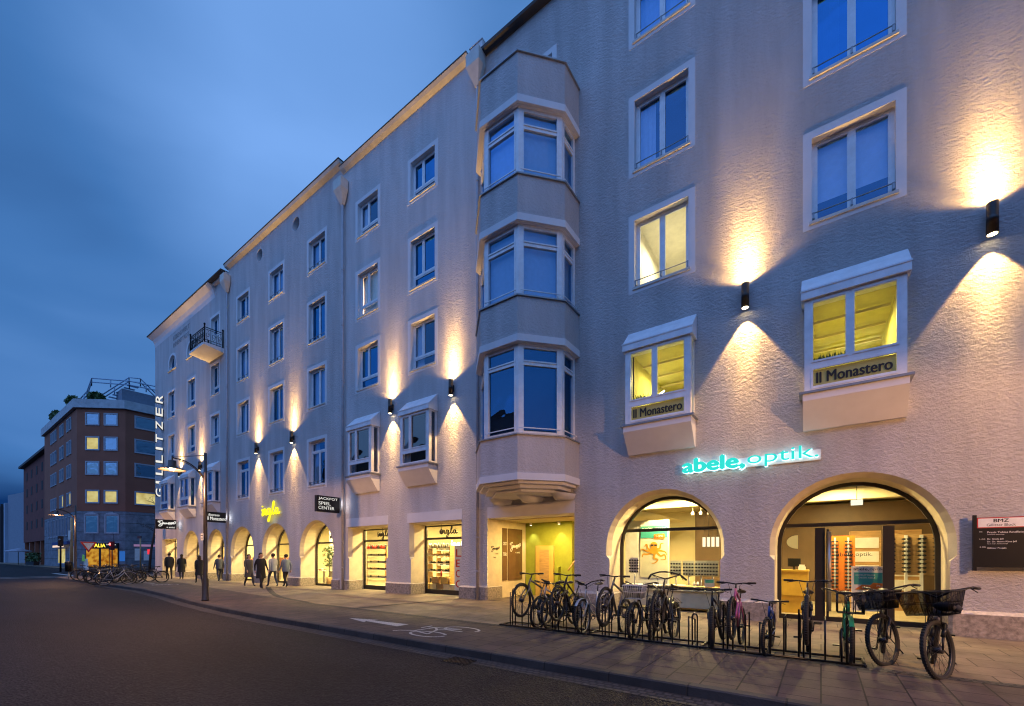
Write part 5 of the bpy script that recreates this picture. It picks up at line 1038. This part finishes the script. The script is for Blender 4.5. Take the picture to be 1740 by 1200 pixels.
# ---------------------------------------------------------------- furniture at the crossing
def pole(mb, x, y, h, r=.05): mb.tube([(x, y, -.12), (x, y, h)], r, 8)
t = thing('yield_sign', (-43.0, 7.0, 0), 'give way sign on the far lamp post above the litter bin', 'road sign')
m = MB(); S_ = lambda cx, cz, w, y0, y1: m.xz([(cx, cz - w * .58), (cx + w / 2, cz + w * .29), (cx - w / 2, cz + w * .29)], y0, y1)
m.cur = 0; m.yz([(7.1 + .0, 2.62), (7.1 + .9, 2.62), (7.1 + .45, 1.84)], -42.98, -42.95); m.build('red_border', mat('sign_red', (.5, .02, .02), .4), t)
m = MB(); m.yz([(7.25, 2.54), (7.85, 2.54), (7.55, 2.02)], -42.948, -42.94); m.build('white_face', 'white', t)
t = thing('litter_bin', (-43.5, 6.5, 0), 'dark litter bin hung on the far lamp post', 'litter bin'); m = MB(); m.lathe([(.18, .5), (.21, 1.15), (.17, 1.2)], -43.4, 6.6, 12); m.build('bin_body', 'black', t); m = MB(); m.tube([(-43.4, 6.6, 0), (-43.4, 6.6, .5)], .04); m.build('post', 'sill', t)
for x, y, h, r_, lab in ((-67.9, 9.7, 3.6, .14, 'dark traffic light mast by the far kerb, left of the far lamp post'), (-74, 15.2, 3.3, .09, 'red showing traffic light in front of the yellow corner shop')):
    t = thing('traffic_light', (x, y, 0), lab, 'traffic light'); m = MB(); pole(m, x, y, h, r_ * .6); m.build('pole', 'black', t); m = MB(); m.box(x - .2, x + .2, y - .2, y + .2, h - .9, h + .2); m.build('signal_housing', 'black', t)
    if x < -70: m = MB(); m.blob((x + .12, y - .24, h - .15), (.14, .08, .14), 10, 6); m.build('red_lens', 'redl', t); light('POINT', 'red_glow', (x + .5, y - .5, h - .1), 60, (1, .05, .05), t, shadow_soft_size=.1)
    else: m = MB(); m.blob((x + .2, y - .1, h - .2), (.12, .1, .12), 8, 5); m.build('dark_lens', 'zinc', t)
t = thing('sign_post', (-66.9, 10.4, 0), 'rusty brown post with small blank plates left of the far lamp post', 'sign post'); m = MB(); pole(m, -66.9, 10.4, 5.8, .13); m.build('post', 'wood', t); m = MB(); m.box(-67.3, -66.4, 10.2, 10.25, 3.4, 4.4); m.build('plate', 'white', t)
t = thing('sign_post', (-76.5, 17.2, 0), 'thin pale post standing before the stone clad corner', 'sign post'); m = MB(); pole(m, -71, 17.3, 4.2, .08); m.build('post', 'wood', t); m = MB(); m.box(-71.9, -70.3, 17.2, 17.25, 3.9, 4.2); m.build('street_name_plate', 'dark', t)
t = thing('folding_sign', (-71.7, 12.2, 0), 'small multicoloured folding sign before the stone clad corner', 'pavement sign'); m = MB(); m.xz([(-72.2, 0), (-71.9, 0), (-71.6, 1.3), (-71.7, 1.3)], 12.2, 12.5); m.xz([(-71.1, 0), (-71.4, 0), (-71.7, 1.3), (-71.6, 1.3)], 12.2, 12.5); m.build('legs', 'white', t)
m = MB(); m.xz([(-72.3, 1.0), (-71.2, 1.0), (-71.4, 1.7), (-71.9, 1.8)], 12.1, 12.19); m.build('coloured_top', mat('lime_print', (.2, .5, .08), .5, emit=((.3, .8, .1), .12)), t)
t = thing('bare_tree', (-58, 15.5, 0), 'thin bare young tree leaning beside the far corner of the pale house', 'tree')
TX, TY = -57.0, 14.6
m = MB(); m.tube([(TX, TY, -.1), (TX + .1, TY + .1, 2.0), (TX + .35, TY + .4, 4.4), (TX + .5, TY + .6, 6.6), (TX + .7, TY + .9, 8.6)], [.13, .11, .09, .06, .02], 7); m.build('trunk', 'bark', t)
m = MB()
for k in range(26):
    z = random.uniform(3.0, 8.3); q = (z - 2) / 6.6; a = random.uniform(0, 2 * pi); Lb = random.uniform(1.0, 2.4) * (1.15 - q * .7); p = Vector((TX + .1 + .6 * q, TY + .1 + .8 * q, z)); e = p + Vector((cos(a) * Lb, sin(a) * Lb, Lb * random.uniform(.2, .7)))
    mid = (p + e) / 2 + Vector((0, 0, .12)); m.tube([p, mid, e], [.03, .02, .008], 4)
    for s_ in range(3): f = mid + (e - mid) * random.random(); m.tube([f, f + Vector((random.uniform(-.5, .5), random.uniform(-.5, .5), random.uniform(-.2, .5)))], [.012, .005], 4)
m.build('crown', 'bark', t)
t = thing('cafe_parasol', (-118, 13, 0), 'pale closed parasol canopy at the terrace before the dark brick block', 'parasol'); m = MB(); m.lathe([(1.9, 2.5), (1.8, 2.7), (.1, 3.2)], -128, 12.5, 10); m.build('canopy', mat('pale_canvas', (.3, .34, .42), .8), t); m = MB(); m.tube([(-128, 12.5, 0), (-128, 12.5, 3.1)], .05); m.build('pole', 'black', t)
m = MB()
for k in range(420):
    c_ = Vector((random.uniform(-121, -112), random.uniform(12.6, 13.6), random.uniform(.7, 2.2))); u = Vector((random.uniform(-1, 1), random.uniform(-1, 1), random.uniform(-1, 1))).normalized() * .28; v = u.orthogonal().normalized() * .1; m.add([c_ - u, c_ + v, c_ + u, c_ - v], [(0, 1, 2, 3)])
t = thing('planter_hedge', (-116, 13, 0), 'dark leafy planter hedge along the terrace of the dark brick block', 'hedge'); m.build('foliage', 'leaf', t); m = MB(); m.box(-121, -112, 12.7, 13.4, .0, .7); m.build('planter', 'black', t)
# ---------------------------------------------------------------- bicycle rack
t = thing('bicycle_rack', (-2.6, 8, 0), 'long black steel bicycle rack in front of the optician shop', 'bicycle rack')
m = MB(); m.tube([(-5.85, 7.76, .03), (.52, 7.76, .03)], .02, 6); m.tube([(-5.85, 8.22, .03), (.52, 8.22, .03)], .02, 6)
for x in (-5.85, -3.75, -1.65, .5): m.tube([(x, 7.70, .03), (x, 8.3, .03)], .02, 6)
m.build('ground_frame', 'black', t)
SL = (-5.5, -5.02, -4.42, -3.9, -3.32, -2.86, -2.33, -1.74, -1.2, -.68, -.17, .34)
def hoop(x, y, h, g_=.04):
    m = MB(); m.tube([(x - g_, y, .03), (x - g_, y, h - .04), (x - g_ * .6, y, h), (x + g_ * .6, y, h), (x + g_, y, h - .04), (x + g_, y, .03)], .013, 6); return m
for i, x in enumerate(SL):
    h = .84 if i % 2 == 0 else .58
    m = hoop(x, 7.76, h); m.tube([(x - .1, 7.76, .03), (x - .1, 7.76, h * .9), (x - .1, 8.22, h * .75), (x - .1, 8.22, .03)], .013, 6); m.build('wheel_hoop', 'black', t)
    if i < len(SL) - 1: m = MB(); m.tube([(x + .22, 7.76, .03), (x + .22, 7.76, .62), (x + .22, 8.22, .62), (x + .22, 8.22, .03)], .012, 6); m.build('guide_bar', 'black', t)
# ---------------------------------------------------------------- bicycles
BM = {k: mat('paint_' + k, c, .3, .2, noise=(3, .05)) for k, c in dict(black=(.015, .015, .018), silver=(.45, .45, .46), grey=(.12, .12, .13), pink=(.42, .09, .24), green=(.02, .22, .07), white=(.7, .7, .68), blue=(.05, .10, .30), red=(.35, .03, .03), sand=(.4, .33, .22)).items()}
RW = .335
M['rimdark'] = mat('dark_rim', (.05, .05, .055), .35, .7)
WH = {}
def wheel(parent, mtx, tyre=.022, rim='chrome', knob=False):
    k = (tyre, rim)
    if k not in WH:
        a = MB(); n = 40; a.tube([(RW * cos(2 * pi * i / n), 0, RW * sin(2 * pi * i / n)) for i in range(n)], tyre, 7, closed=True)
        if tyre > .025:
            for i in range(60): an = 2 * pi * i / 60; q = RW + tyre * .8; a.box(q * cos(an) - .008, q * cos(an) + .008, -tyre * .6, tyre * .6, q * sin(an) - .008, q * sin(an) + .008)
        b = MB(); rr = RW - tyre * .9; b.tube([(rr * cos(2 * pi * i / n), 0, rr * sin(2 * pi * i / n)) for i in range(n)], .011, 5, closed=True)
        for i in range(24):
            an = 2 * pi * i / 24; s_ = .03 if i % 2 else -.03; b.tube([(.02 * cos(an + 1.2), s_, .02 * sin(an + 1.2)), (rr * cos(an), 0, rr * sin(an))], .0022, 3)
        b.tube([(0, -.045, 0), (0, .045, 0)], .042, 16)
        WH[k] = (a.build('tyre', 'rubber', local=True).data, b.build('rim', rim, local=True).data)
        for o in [o for o in C.objects if o.data in WH[k]]: bpy.data.objects.remove(o)
    o = bpy.data.objects.new('wheel', WH[k][1]); C.objects.link(o); o.parent = parent; o.matrix_local = mtx
    o2 = bpy.data.objects.new('tyre', WH[k][0]); C.objects.link(o2); o2.parent = o
    return o
def bike(fx, fy, label, color='black', heading=-90, raised=0, steer=0, style='diamond', tyre=.027, lean=0, bars='flat', basket=None, fender=False, rack=False, lamp=False, kick=False, group='bicycles in the rack', child=1.0, low=False):
    h = radians(heading); pitch = math.asin(raised / 1.05) if raised else 0
    t = thing('bicycle', (fx - 1.05 * cos(h) * child, fy - 1.05 * sin(h) * child, 0), label, 'bicycle', group)
    t.rotation_euler = (radians(lean), -pitch, h); t.scale = (child,) * 3
    pm = BM[color]; rimm = 'chrome' if color in ('silver', 'white') else 'rimdark'; BB = (.43, 0, .28); HT, HB = Vector((.83, 0, .86)), Vector((.88, 0, .68)); F0 = Vector((1.05, 0, RW)); R0 = (0, 0, RW)
    ax = (HT - HB).normalized(); RS = Matrix.Translation(HB) @ Matrix.Rotation(radians(steer), 4, ax) @ Matrix.Translation(-HB)
    m = MB(); st_ = Vector((.27, 0, .80)); m.tube([BB, st_], .017); m.tube([HB, HT + ax * .02], .021)
    if style == 'diamond': m.tube([HT - ax * .03, (.28, 0, .77)], .020); m.tube([HB + ax * .03, BB], .025)
    elif style == 'mtb': m.tube([HT - ax * .03, (.31, 0, .64)], .02); m.tube([HB + ax * .03, BB], .026)
    else: m.tube([HT - ax * .05, (.62, 0, .55), (.36, 0, .42)], .017); m.tube([HB, (.6, 0, .38), BB], .021)
    for y in (.05, -.05): m.tube([(BB[0], y * .6, BB[2]), (0, y, RW)], .010); m.tube([(st_.x + .0, y * .4, st_.z - .06), (0, y, RW)], .008)
    m.build('frame', pm, t, local=True)
    def T(p): return RS @ Vector(p)
    m = MB()
    cr_ = HB - ax * .03
    for y in (.05, -.05): m.tube([T(cr_ + Vector((0, y * .4, 0))), T(cr_ + Vector((.01, y, -.04))), T((1.05 - .03, y, RW + .1)), T((1.05, y, RW))], [.014, .016, .013, .009])
    if style == 'mtb':
        for y in (.055, -.055): m.tube([T(cr_ + Vector((.01, y, -.03))), T((1.02, y, RW + .16))], .022)
        m.tube([T(cr_ + Vector((.0, .06, -.02))), T(cr_ + Vector((.0, -.06, -.02)))], .022)
    m.build('fork', pm if style != 'mtb' else 'black', t, local=True)
    wheel(t, Matrix.Translation(R0), tyre, rimm); wheel(t, RS @ Matrix.Translation(F0), tyre, rimm)
    top = HT + ax * .10; m = MB(); m.tube([T(HT), T(top)], .014)
    if bars == 'flat': pts = [(.02, -.31, .03), (.05, -.12, .02), (.06, 0, 0), (.05, .12, .02), (.02, .31, .03)]
    elif bars == 'swept': pts = [(-.22, -.30, .08), (-.05, -.28, .10), (.04, -.14, .07), (.05, 0, 0), (.04, .14, .07), (-.05, .28, .10), (-.22, .30, .08)]
    else: pts = [(-.12, -.34, .02), (-.0, -.26, .08), (.03, -.1, .12), (.03, 0, .125), (.03, .1, .12), (0, .26, .08), (-.12, .34, .02)]
    P_ = [T(top + Vector(p)) for p in pts]; m.tube(P_, .0125); 
    if bars == 'cruiser': m.tube([T(top), P_[1]], .01); m.tube([T(top), P_[-2]], .01)
    for a_, b_ in ((P_[0], P_[1]), (P_[-1], P_[-2])): d = (b_ - a_).normalized(); m.tube([a_, a_ + d * .13], .019); m.tube([a_ + d * .16 + Vector((0, 0, -.01)), a_ + d * .05 + ax * -.05 + Vector((.05, 0, 0))], .006)
    m.tube([P_[1], T(top + Vector((.12, -.1, -.02))), T(HB + Vector((.06, -.03, 0)))], .0045, 4); m.tube([P_[-2], T(top + Vector((.14, .08, -.04))), T(HB + Vector((.05, .03, -.05)))], .0045, 4)
    m.build('handlebar', 'black', t, local=True)
    m = MB(); sz = .93 if not low else .86; m.tube([st_, (.225, 0, sz)], .013); sd = []
    pr_ = [(-.0, .075, .035), (.06, .08, .03), (.13, .045, .022), (.2, .02, .018), (.28, .014, .012)]
    vs = [(.10 + x_, w * cos(2 * pi * k / 8), sz + .03 + hh * sin(2 * pi * k / 8)) for x_, w, hh in pr_ for k in range(8)]
    m.add(vs, [(i * 8 + k, i * 8 + (k + 1) % 8, (i + 1) * 8 + (k + 1) % 8, (i + 1) * 8 + k) for i in range(4) for k in range(8)] + [tuple(range(8))[::-1], tuple(range(32, 40))], True); m.build('saddle', 'saddle', t, local=True)
    m = MB(); m.tube([(BB[0], -.07, BB[2]), (BB[0], .07, BB[2])], .02); ca = random.uniform(0, pi); n = 20
    m.tube([(BB[0] + .09 * cos(2 * pi * k / n), -.06, BB[2] + .09 * sin(2 * pi * k / n)) for k in range(n)], .006, 4, closed=True)
    for s_ in (1, -1):
        e_ = (BB[0] + s_ * .17 * cos(ca), s_ * .08, BB[2] + s_ * .17 * sin(ca)); m.tube([(BB[0], s_ * .07, BB[2]), e_], .010); m.box(e_[0] - .045, e_[0] + .045, e_[1] + (.0 if s_ > 0 else -.1), e_[1] + (.1 if s_ > 0 else 0), e_[2] - .01, e_[2] + .01)
    m.tube([(BB[0], -.06, BB[2] + .09), (0, -.05, RW + .035)], .004, 4); m.tube([(BB[0], -.06, BB[2] - .09), (0, -.05, RW - .035)], .004, 4)
    m.build('crankset', 'black', t, local=True)
    if fender:
        for c_, fn, a0, a1, mm in (((0, 0, RW), lambda p: Vector(p), .2, 2.9, 'r'), ((1.05, 0, RW), T, .7, 2.7, 'f')):
            m = MB(); q = RW + .04; N_ = 16; vs = []
            for k in range(N_ + 1):
                an = a0 + (a1 - a0) * k / N_
                for y in (-.03, 0, .03): vs.append(fn((c_[0] + (q - abs(y) * .4) * cos(an), y, c_[2] + (q - abs(y) * .4) * sin(an))))
            m.add(vs, [(k * 3 + j, k * 3 + j + 1, k * 3 + j + 4, k * 3 + j + 3) for k in range(N_) for j in range(2)], True); m.build('mudguard', pm if color in ('green', 'pink', 'silver', 'white') else 'black', t, local=True)
    if rack:
        m = MB(); z = .74
        for y in (-.06, 0, .06): m.tube([(.2, y, z), (-.28, y, z)], .006, 4)
        m.tube([(-.28, -.06, z), (-.28, .06, z)], .006, 4)
        for y in (-.06, .06): m.tube([(-.1, y, z), (0, y, RW)], .005, 4)
        m.build('rear_carrier', 'black', t, local=True)
    if basket:
        w, d_, hh, mm, style_b = basket; c0 = Vector((1.02, 0, .76)) if style_b != 'crate' else Vector((1.06, 0, .74)); m = MB()
        def ring(z, k): return [c0 + Vector((sx * d_ / 2 * k, sy * w / 2 * k, z)) for sx, sy in ((-1, -1), (1, -1), (1, 1), (-1, 1))]
        kt, kb_ = (1, .76) if style_b != 'crate' else (1, 1)
        for z, k in ((0, kb_), (hh * .5, (kt + kb_) / 2), (hh, kt)): m.tube([T(p) for p in ring(z, k)], .007 if z == hh else .004, 4, closed=True)
        B0, B1 = ring(0, kb_), ring(hh, kt)
        for e in range(4):
            n_ = 9 if style_b != 'crate' else 3
            for k in range(n_): f = k / n_; m.tube([T(B0[e] + (B0[(e + 1) % 4] - B0[e]) * f), T(B1[e] + (B1[(e + 1) % 4] - B1[e]) * f)], .0028 if style_b != 'crate' else .006, 3)
        for k in range(7): f = k / 6; m.tube([T(B0[0] + (B0[1] - B0[0]) * f), T(B0[3] + (B0[2] - B0[3]) * f)], .003, 3)
        m.tube([T(c0 + Vector((-d_ / 2 * kb_, 0, 0))), T(HB + Vector((.03, 0, -.02)))], .01)
        o = m.build('front_basket', mm, t, local=True)
        if style_b == 'mesh':
            m = MB(); 
            for e in range(4): m.add([T(B0[e]), T(B0[(e + 1) % 4]), T(B1[(e + 1) % 4]), T(B1[e])], [(0, 1, 2, 3)])
            m.add([T(p) for p in B0], [(0, 1, 2, 3)]); m.build('basket_mesh', glass('mesh_' + mm, .0, (.35, .35, .37) if mm == 'black' else (.6, .6, .6), .5, (.35, .33, .36) if mm != 'black' else (.02, .02, .02)) if 'mesh_' + mm not in bpy.data.materials else bpy.data.materials['mesh_' + mm], o, local=True)
    if lamp: m = MB(); p = T(HB + Vector((.08, 0, .02))); m.blob(p, (.03, .035, .035), 8, 6); m.build('headlight', 'chrome', t, local=True)
    if kick: m = MB(); m.tube([(.1, .05, .28), (-.02, .24, .0)], .009); m.build('kickstand', 'black', t, local=True)
    return t
bike(-5.2, 7.47, 'dark grey bicycle with pale mudguard, leftmost in the rack', 'grey', raised=.3, style='diamond', fender=True)
bike(-5.03, 8.02, 'grey mountain bicycle with cable lock, second from the left in the rack', 'silver', style='mtb', tyre=.027, lean=-4)
bike(-4.28, 7.40, 'black mountain bicycle with pale down tube, third in the rack', 'black', raised=.3, style='mtb', tyre=.026, steer=4)
bike(-3.92, 7.96, 'silver step-through bicycle with swept handlebar, fourth in the rack', 'silver', style='step', bars='swept', fender=True, rack=True, lean=3)
bike(-3.3, 7.45, 'black sports bicycle with straight handlebar and thin silver tube, left of the pale basket', 'grey', raised=.3, style='diamond', lean=-2)
bike(-2.86, 7.95, 'dark bicycle with a pale mesh front basket in the rack', 'black', style='step', bars='swept', basket=(.38, .30, .25, 'white', 'mesh'), fender=True, rack=True)
bike(-4.66, 7.98, 'black bicycle squeezed between the two tall wheels at the left of the rack', 'black', style='diamond', steer=-5, lean=3)
bike(-2.55, 7.98, 'dark city bicycle wedged behind the pale mesh basket', 'black', style='diamond', fender=True, lean=-5, steer=8)
bike(-2.30, 7.43, 'dark city bicycle with wide curved cruiser handlebar in the middle of the rack', 'black', raised=.3, style='step', bars='cruiser', fender=True, rack=True, lamp=True)
bike(-1.50, 7.95, 'black fat tyred mountain bicycle with red wheel and turned handlebar', 'black', style='mtb', tyre=.034, steer=10, lean=3, low=True)
bike(-1.16, 7.60, 'bright pink bicycle standing in the right half of the rack', 'pink', raised=.26, style='diamond', child=.96)
bike(-.70, 7.86, 'low dark blue child bicycle with fat tyres between pink and tall black bicycles', 'blue', style='mtb', tyre=.030, child=.86, steer=-6, lean=-2, low=True)
bike(-.17, 7.52, 'tall black bicycle with wide bars and headlight, left of the green one', 'black', raised=.3, style='mtb', tyre=.030, bars='flat', lamp=True, rack=True)
bike(.33, 7.93, 'bright green bicycle with black crate carrier at the right end of the rack', 'green', style='diamond', tyre=.026, bars='swept', basket=(.30, .24, .28, 'black', 'crate'), fender=True, steer=3)
bike(.76, 8.15, 'dark bicycle with black front basket standing just right of the rack', 'black', heading=-93, steer=-30, child=1.05, style='step', bars='swept', basket=(.44, .34, .24, 'black', 'mesh'), fender=False, rack=True, kick=True, group='bicycles parked beside the rack')
bike(1.25, 7.66, 'nearest bicycle, black with knobby tyres and a big wide front basket', 'grey', heading=-94, steer=-27, child=1.06, style='mtb', tyre=.030, bars='swept', basket=(.52, .40, .28, 'black', 'mesh'), rack=True, lamp=True, kick=True, group='bicycles parked beside the rack')
tag(MB().blob((1.27, 7.62, .92), (.11, .09, .06), 12, 8, .1).blob((1.38, 7.66, .90), (.06, .08, .05), 10, 6, .1).build('cloth_bag', 'dark'), 'crumpled dark bag lying in the big basket of the nearest bicycle', 'bag')
far = [(-31.6, 6.7, 90, 'silver', 'step', 'pale step-through bicycle at the right end of the far bicycle group'), (-32.2, 8.3, -90, 'black', 'diamond', 'black bicycle second from the right in the far bicycle group'), (-33.2, 6.6, 95, 'grey', 'diamond', 'grey bicycle behind the pale step-through in the far group'),
       (-34.0, 8.2, -88, 'black', 'step', 'black step-through bicycle in the middle of the far group'), (-34.9, 6.8, 92, 'sand', 'diamond', 'sand coloured bicycle in the middle of the far group'), (-35.9, 8.1, -93, 'grey', 'mtb', 'grey mountain bicycle left of the middle in the far group'),
       (-37.0, 6.9, 88, 'black', 'diamond', 'dark bicycle with rear carrier left in the far group'), (-38.2, 8.2, -95, 'blue', 'step', 'dark blue bicycle second from the left of the far group'), (-39.6, 7.0, 90, 'black', 'diamond', 'black bicycle at the far left end of the group by the distant lamp'),
       (-33.6, 7.4, -92, 'black', 'mtb', 'black mountain bicycle wedged behind the grey one in the far group'), (-35.4, 7.4, 85, 'black', 'step', 'black bicycle wedged beside the sand coloured one'), (-36.5, 7.6, -80, 'grey', 'diamond', 'grey bicycle leaning across the left middle of the far group'), (-38.8, 7.4, 97, 'black', 'diamond', 'black bicycle wedged left of the dark blue one')]
for i, (x, y, hd, c_, st__, lb_) in enumerate(far): bike(x, y + (1.0 if hd > 0 else -1.0) * 0.5, lb_, c_, heading=hd, style=st__, fender=True, rack=i % 2 == 0, bars='swept' if i % 2 else 'flat', group='bicycles in the far group at the corner', lean=random.uniform(-6, 6), steer=random.uniform(-20, 20))
# ---------------------------------------------------------------- people
def person(x, y, hd, H, label, coat, legs, pose=0, hair=(.03, .02, .015), long=False, bag=None, hold=0):
    t = thing('person', (x, y, 0), label, 'person', 'people walking past the shops', radians(hd)); k = H / 1.75
    V_, E_, R_ = [], [], []
    def v(p, r): V_.append(tuple(c * k for c in p)); R_.append(r * k); return len(V_) - 1
    def chain(a, lst):
        for p, r in lst: b_ = v(p, r); E_.append((a, b_)); a = b_
        return a
    root = v((0, 0, .95), .13); ch = chain(root, [((.0, 0, 1.12), .125), ((.0, 0, 1.30), .15), ((.0, 0, 1.42), .12)]); nk = chain(ch, [((.01, 0, 1.50), .05), ((.03, 0, 1.57), .075), ((.03, 0, 1.66), .095), ((.02, 0, 1.73), .06)])
    s_ = (.30, -.26) if pose % 2 == 0 else (-.22, .26)
    for sd, f in ((1, s_[0]), (-1, s_[1])):
        if f > 0: L_ = [((.02, sd * .10, .88), .095), ((f * .55 + .05, sd * .10, .50), .062), ((f, sd * .09, .10), .042), ((f + .13, sd * .10, .05), .036)]
        else: L_ = [((-.01, sd * .10, .88), .095), ((f * .25 + .04, sd * .10, .49), .062), ((f, sd * .09, .13), .042), ((f + .10, sd * .10, .04), .034)]
        chain(root, L_)
        af = -f * .7
        W_ = (af * .9 + .08, sd * .235, .90)
        if hold == sd: W_ = (.16, sd * .40, .93)
        el = ((af * .4) - .02, sd * .235, 1.16); wr = chain(ch, [((0, sd * .19, 1.41), .065), (el, .048), (W_, .033), ((W_[0] + .03, W_[1], W_[2] - .06), .032)])
        hx, hy, hz = W_[0] + .03, W_[1], W_[2] - .06
        for q, (dx, ln) in enumerate(((.03, .07), (.012, .085), (-.006, .08), (-.024, .06))): chain(wr, [((hx + dx, hy, hz - ln * .5), .009), ((hx + dx + .012, hy - sd * .015, hz - ln), .008)])
        chain(wr, [((hx + .045, hy - sd * .01, hz - .01), .010), ((hx + .06, hy - sd * .02, hz - .04), .008)])
    me = bpy.data.meshes.new('body'); me.from_pydata(V_, E_, []); o = bpy.data.objects.new('body', me); C.objects.link(o)
    md = o.modifiers.new('Skin', 'SKIN'); sv = me.skin_vertices[0].data
    for i, r in enumerate(R_): sv[i].radius = (r * (.78 if i < 4 else 1), r * (1.25 if 0 < i < 4 else 1))
    sv[0].use_root = True; o.modifiers.new('Subdivision', 'SUBSURF').levels = 1
    dg = bpy.context.evaluated_depsgraph_get(); m2 = bpy.data.meshes.new_from_object(o.evaluated_get(dg)); bpy.data.objects.remove(o)
    cm = mat('coat_cloth', coat, .9); lm = mat('trouser_cloth', legs, .9)
    for mm in (lm, cm, M['skin'], M['rubber']): m2.materials.append(mm)
    for p in m2.polygons:
        c_ = p.center / k; p.use_smooth = True
        p.material_index = 3 if c_.z < .10 else (2 if (c_.z > 1.49 and abs(c_.y) < .15) or (c_.z < .90 and abs(c_.y) > .2) else (1 if c_.z > .90 or abs(c_.y) > .2 else 0))
    o = bpy.data.objects.new('body', m2); C.objects.link(o); o.parent = t
    m = MB(); zb = .52 if long else .84; n = 16; rows_ = [(1.44, .15, .10), (1.38, .21, .13), (1.2, .20, .145), (1.0, .19, .15), (zb + .1, .22 if long else .20, .18), (zb, .23 if long else .205, .19)]
    vs = [(.0 + b2 * cos(2 * pi * q / n) * k, a2 * sin(2 * pi * q / n) * k * (1 + .04 * sin(5 * q)), z * k) for z, a2, b2 in rows_ for q in range(n)]
    m.add(vs, [(i * n + q, i * n + (q + 1) % n, (i + 1) * n + (q + 1) % n, (i + 1) * n + q) for i in range(len(rows_) - 1) for q in range(n)], True); m.build('coat', cm, t, local=True)
    m = MB(); m.blob((-.01 * k, 0, 1.68 * k), (.105 * k, .09 * k, .10 * k), 12, 8); 
    if long: m.blob((-.06 * k, 0, 1.56 * k), (.06 * k, .085 * k, .14 * k), 10, 6)
    m.build('hair', mat('hair', hair, .8), t, local=True)
    m = MB(); m.blob((.115 * k, 0, 1.625 * k), (.018 * k, .014 * k, .022 * k), 6, 4)
    for sy in (-.035, .035): m.blob((.10 * k, sy * k, 1.65 * k), (.01 * k, .012 * k, .008 * k), 6, 4); m.blob((.02 * k, sy * 2.6 * k, 1.635 * k), (.02 * k, .012 * k, .03 * k), 6, 4)
    m.build('face', 'skin', t, local=True)
    return t
person(-36.0, 10.3, 172, 1.80, 'tall person in a dark jacket, leftmost walker by the far doorway', (.02, .02, .022), (.02, .022, .03), 0)
person(-35.2, 10.75, 168, 1.70, 'person in a knee length black coat beside the leftmost walker', (.018, .018, .02), (.03, .03, .035), 1, long=True)
person(-29.3, 9.8, 175, 1.60, 'dark dressed person walking just left of the lamp post', (.02, .02, .025), (.02, .02, .03), 0, long=True)
person(-30.6, 11.3, 178, 1.66, 'person in dusky blue clothes close to the wall behind the lamp post', (.06, .07, .10), (.05, .06, .09), 1)
person(-24.1, 10.25, 6, 1.66, 'person in a grey coat with white shoes under the yellow sign', (.07, .065, .07), (.03, .03, .04), 0, long=True)
person(-21.9, 9.85, 4, 1.72, 'long haired person in a black coat right of the grey coated walker', (.012, .012, .014), (.015, .015, .02), 1, long=True)
person(-22.9, 10.9, 185, 1.70, 'person in a pale grey jacket before the middle arch pier', (.32, .33, .38), (.05, .06, .10), 0)
person(-22.0, 11.1, 190, 1.66, 'person in a blue grey top half hidden behind the pale jacket', (.12, .15, .22), (.02, .02, .03), 1)

# ---------------------------------------------------------------- houses across the road (seen only as reflections; they shade the low sky)
b7 = thing('opposite_terrace', (-10, -17, 0), 'dark plain terrace across the road, mirrored in the lowest bay windows', 'building')
m = MB(); m.box(-70, 60, -30, -16, 0, 16.5); m.build('wall', mat('ochre_grey_wall', (.16, .12, .10), .9, noise=(.2, .2)), b7)
m = MB(); m.add([(-70.5, -15.6, 16.51), (60.5, -15.6, 16.51), (60.5, -23, 19.5), (-70.5, -23, 19.5), (60.5, -30.4, 16.51), (-70.5, -30.4, 16.51)], [(0, 1, 2, 3), (3, 2, 4, 5)]); m.build('roof', 'roof', b7)
src = None
for j in range(4):
    for q in range(24):
        x, z = -56 + q * 3.4, 3.6 + j * 3.1
        if src is None: m = MB(); m.box(x, x + 1.3, -16.02, -15.97, z, z + 1.7); src = m.build('window', 'dark', b7)
        else: o = src.copy(); C.objects.link(o); o.parent = b7; o.location = src.location + Vector((x + 56, 0, z - 3.6))
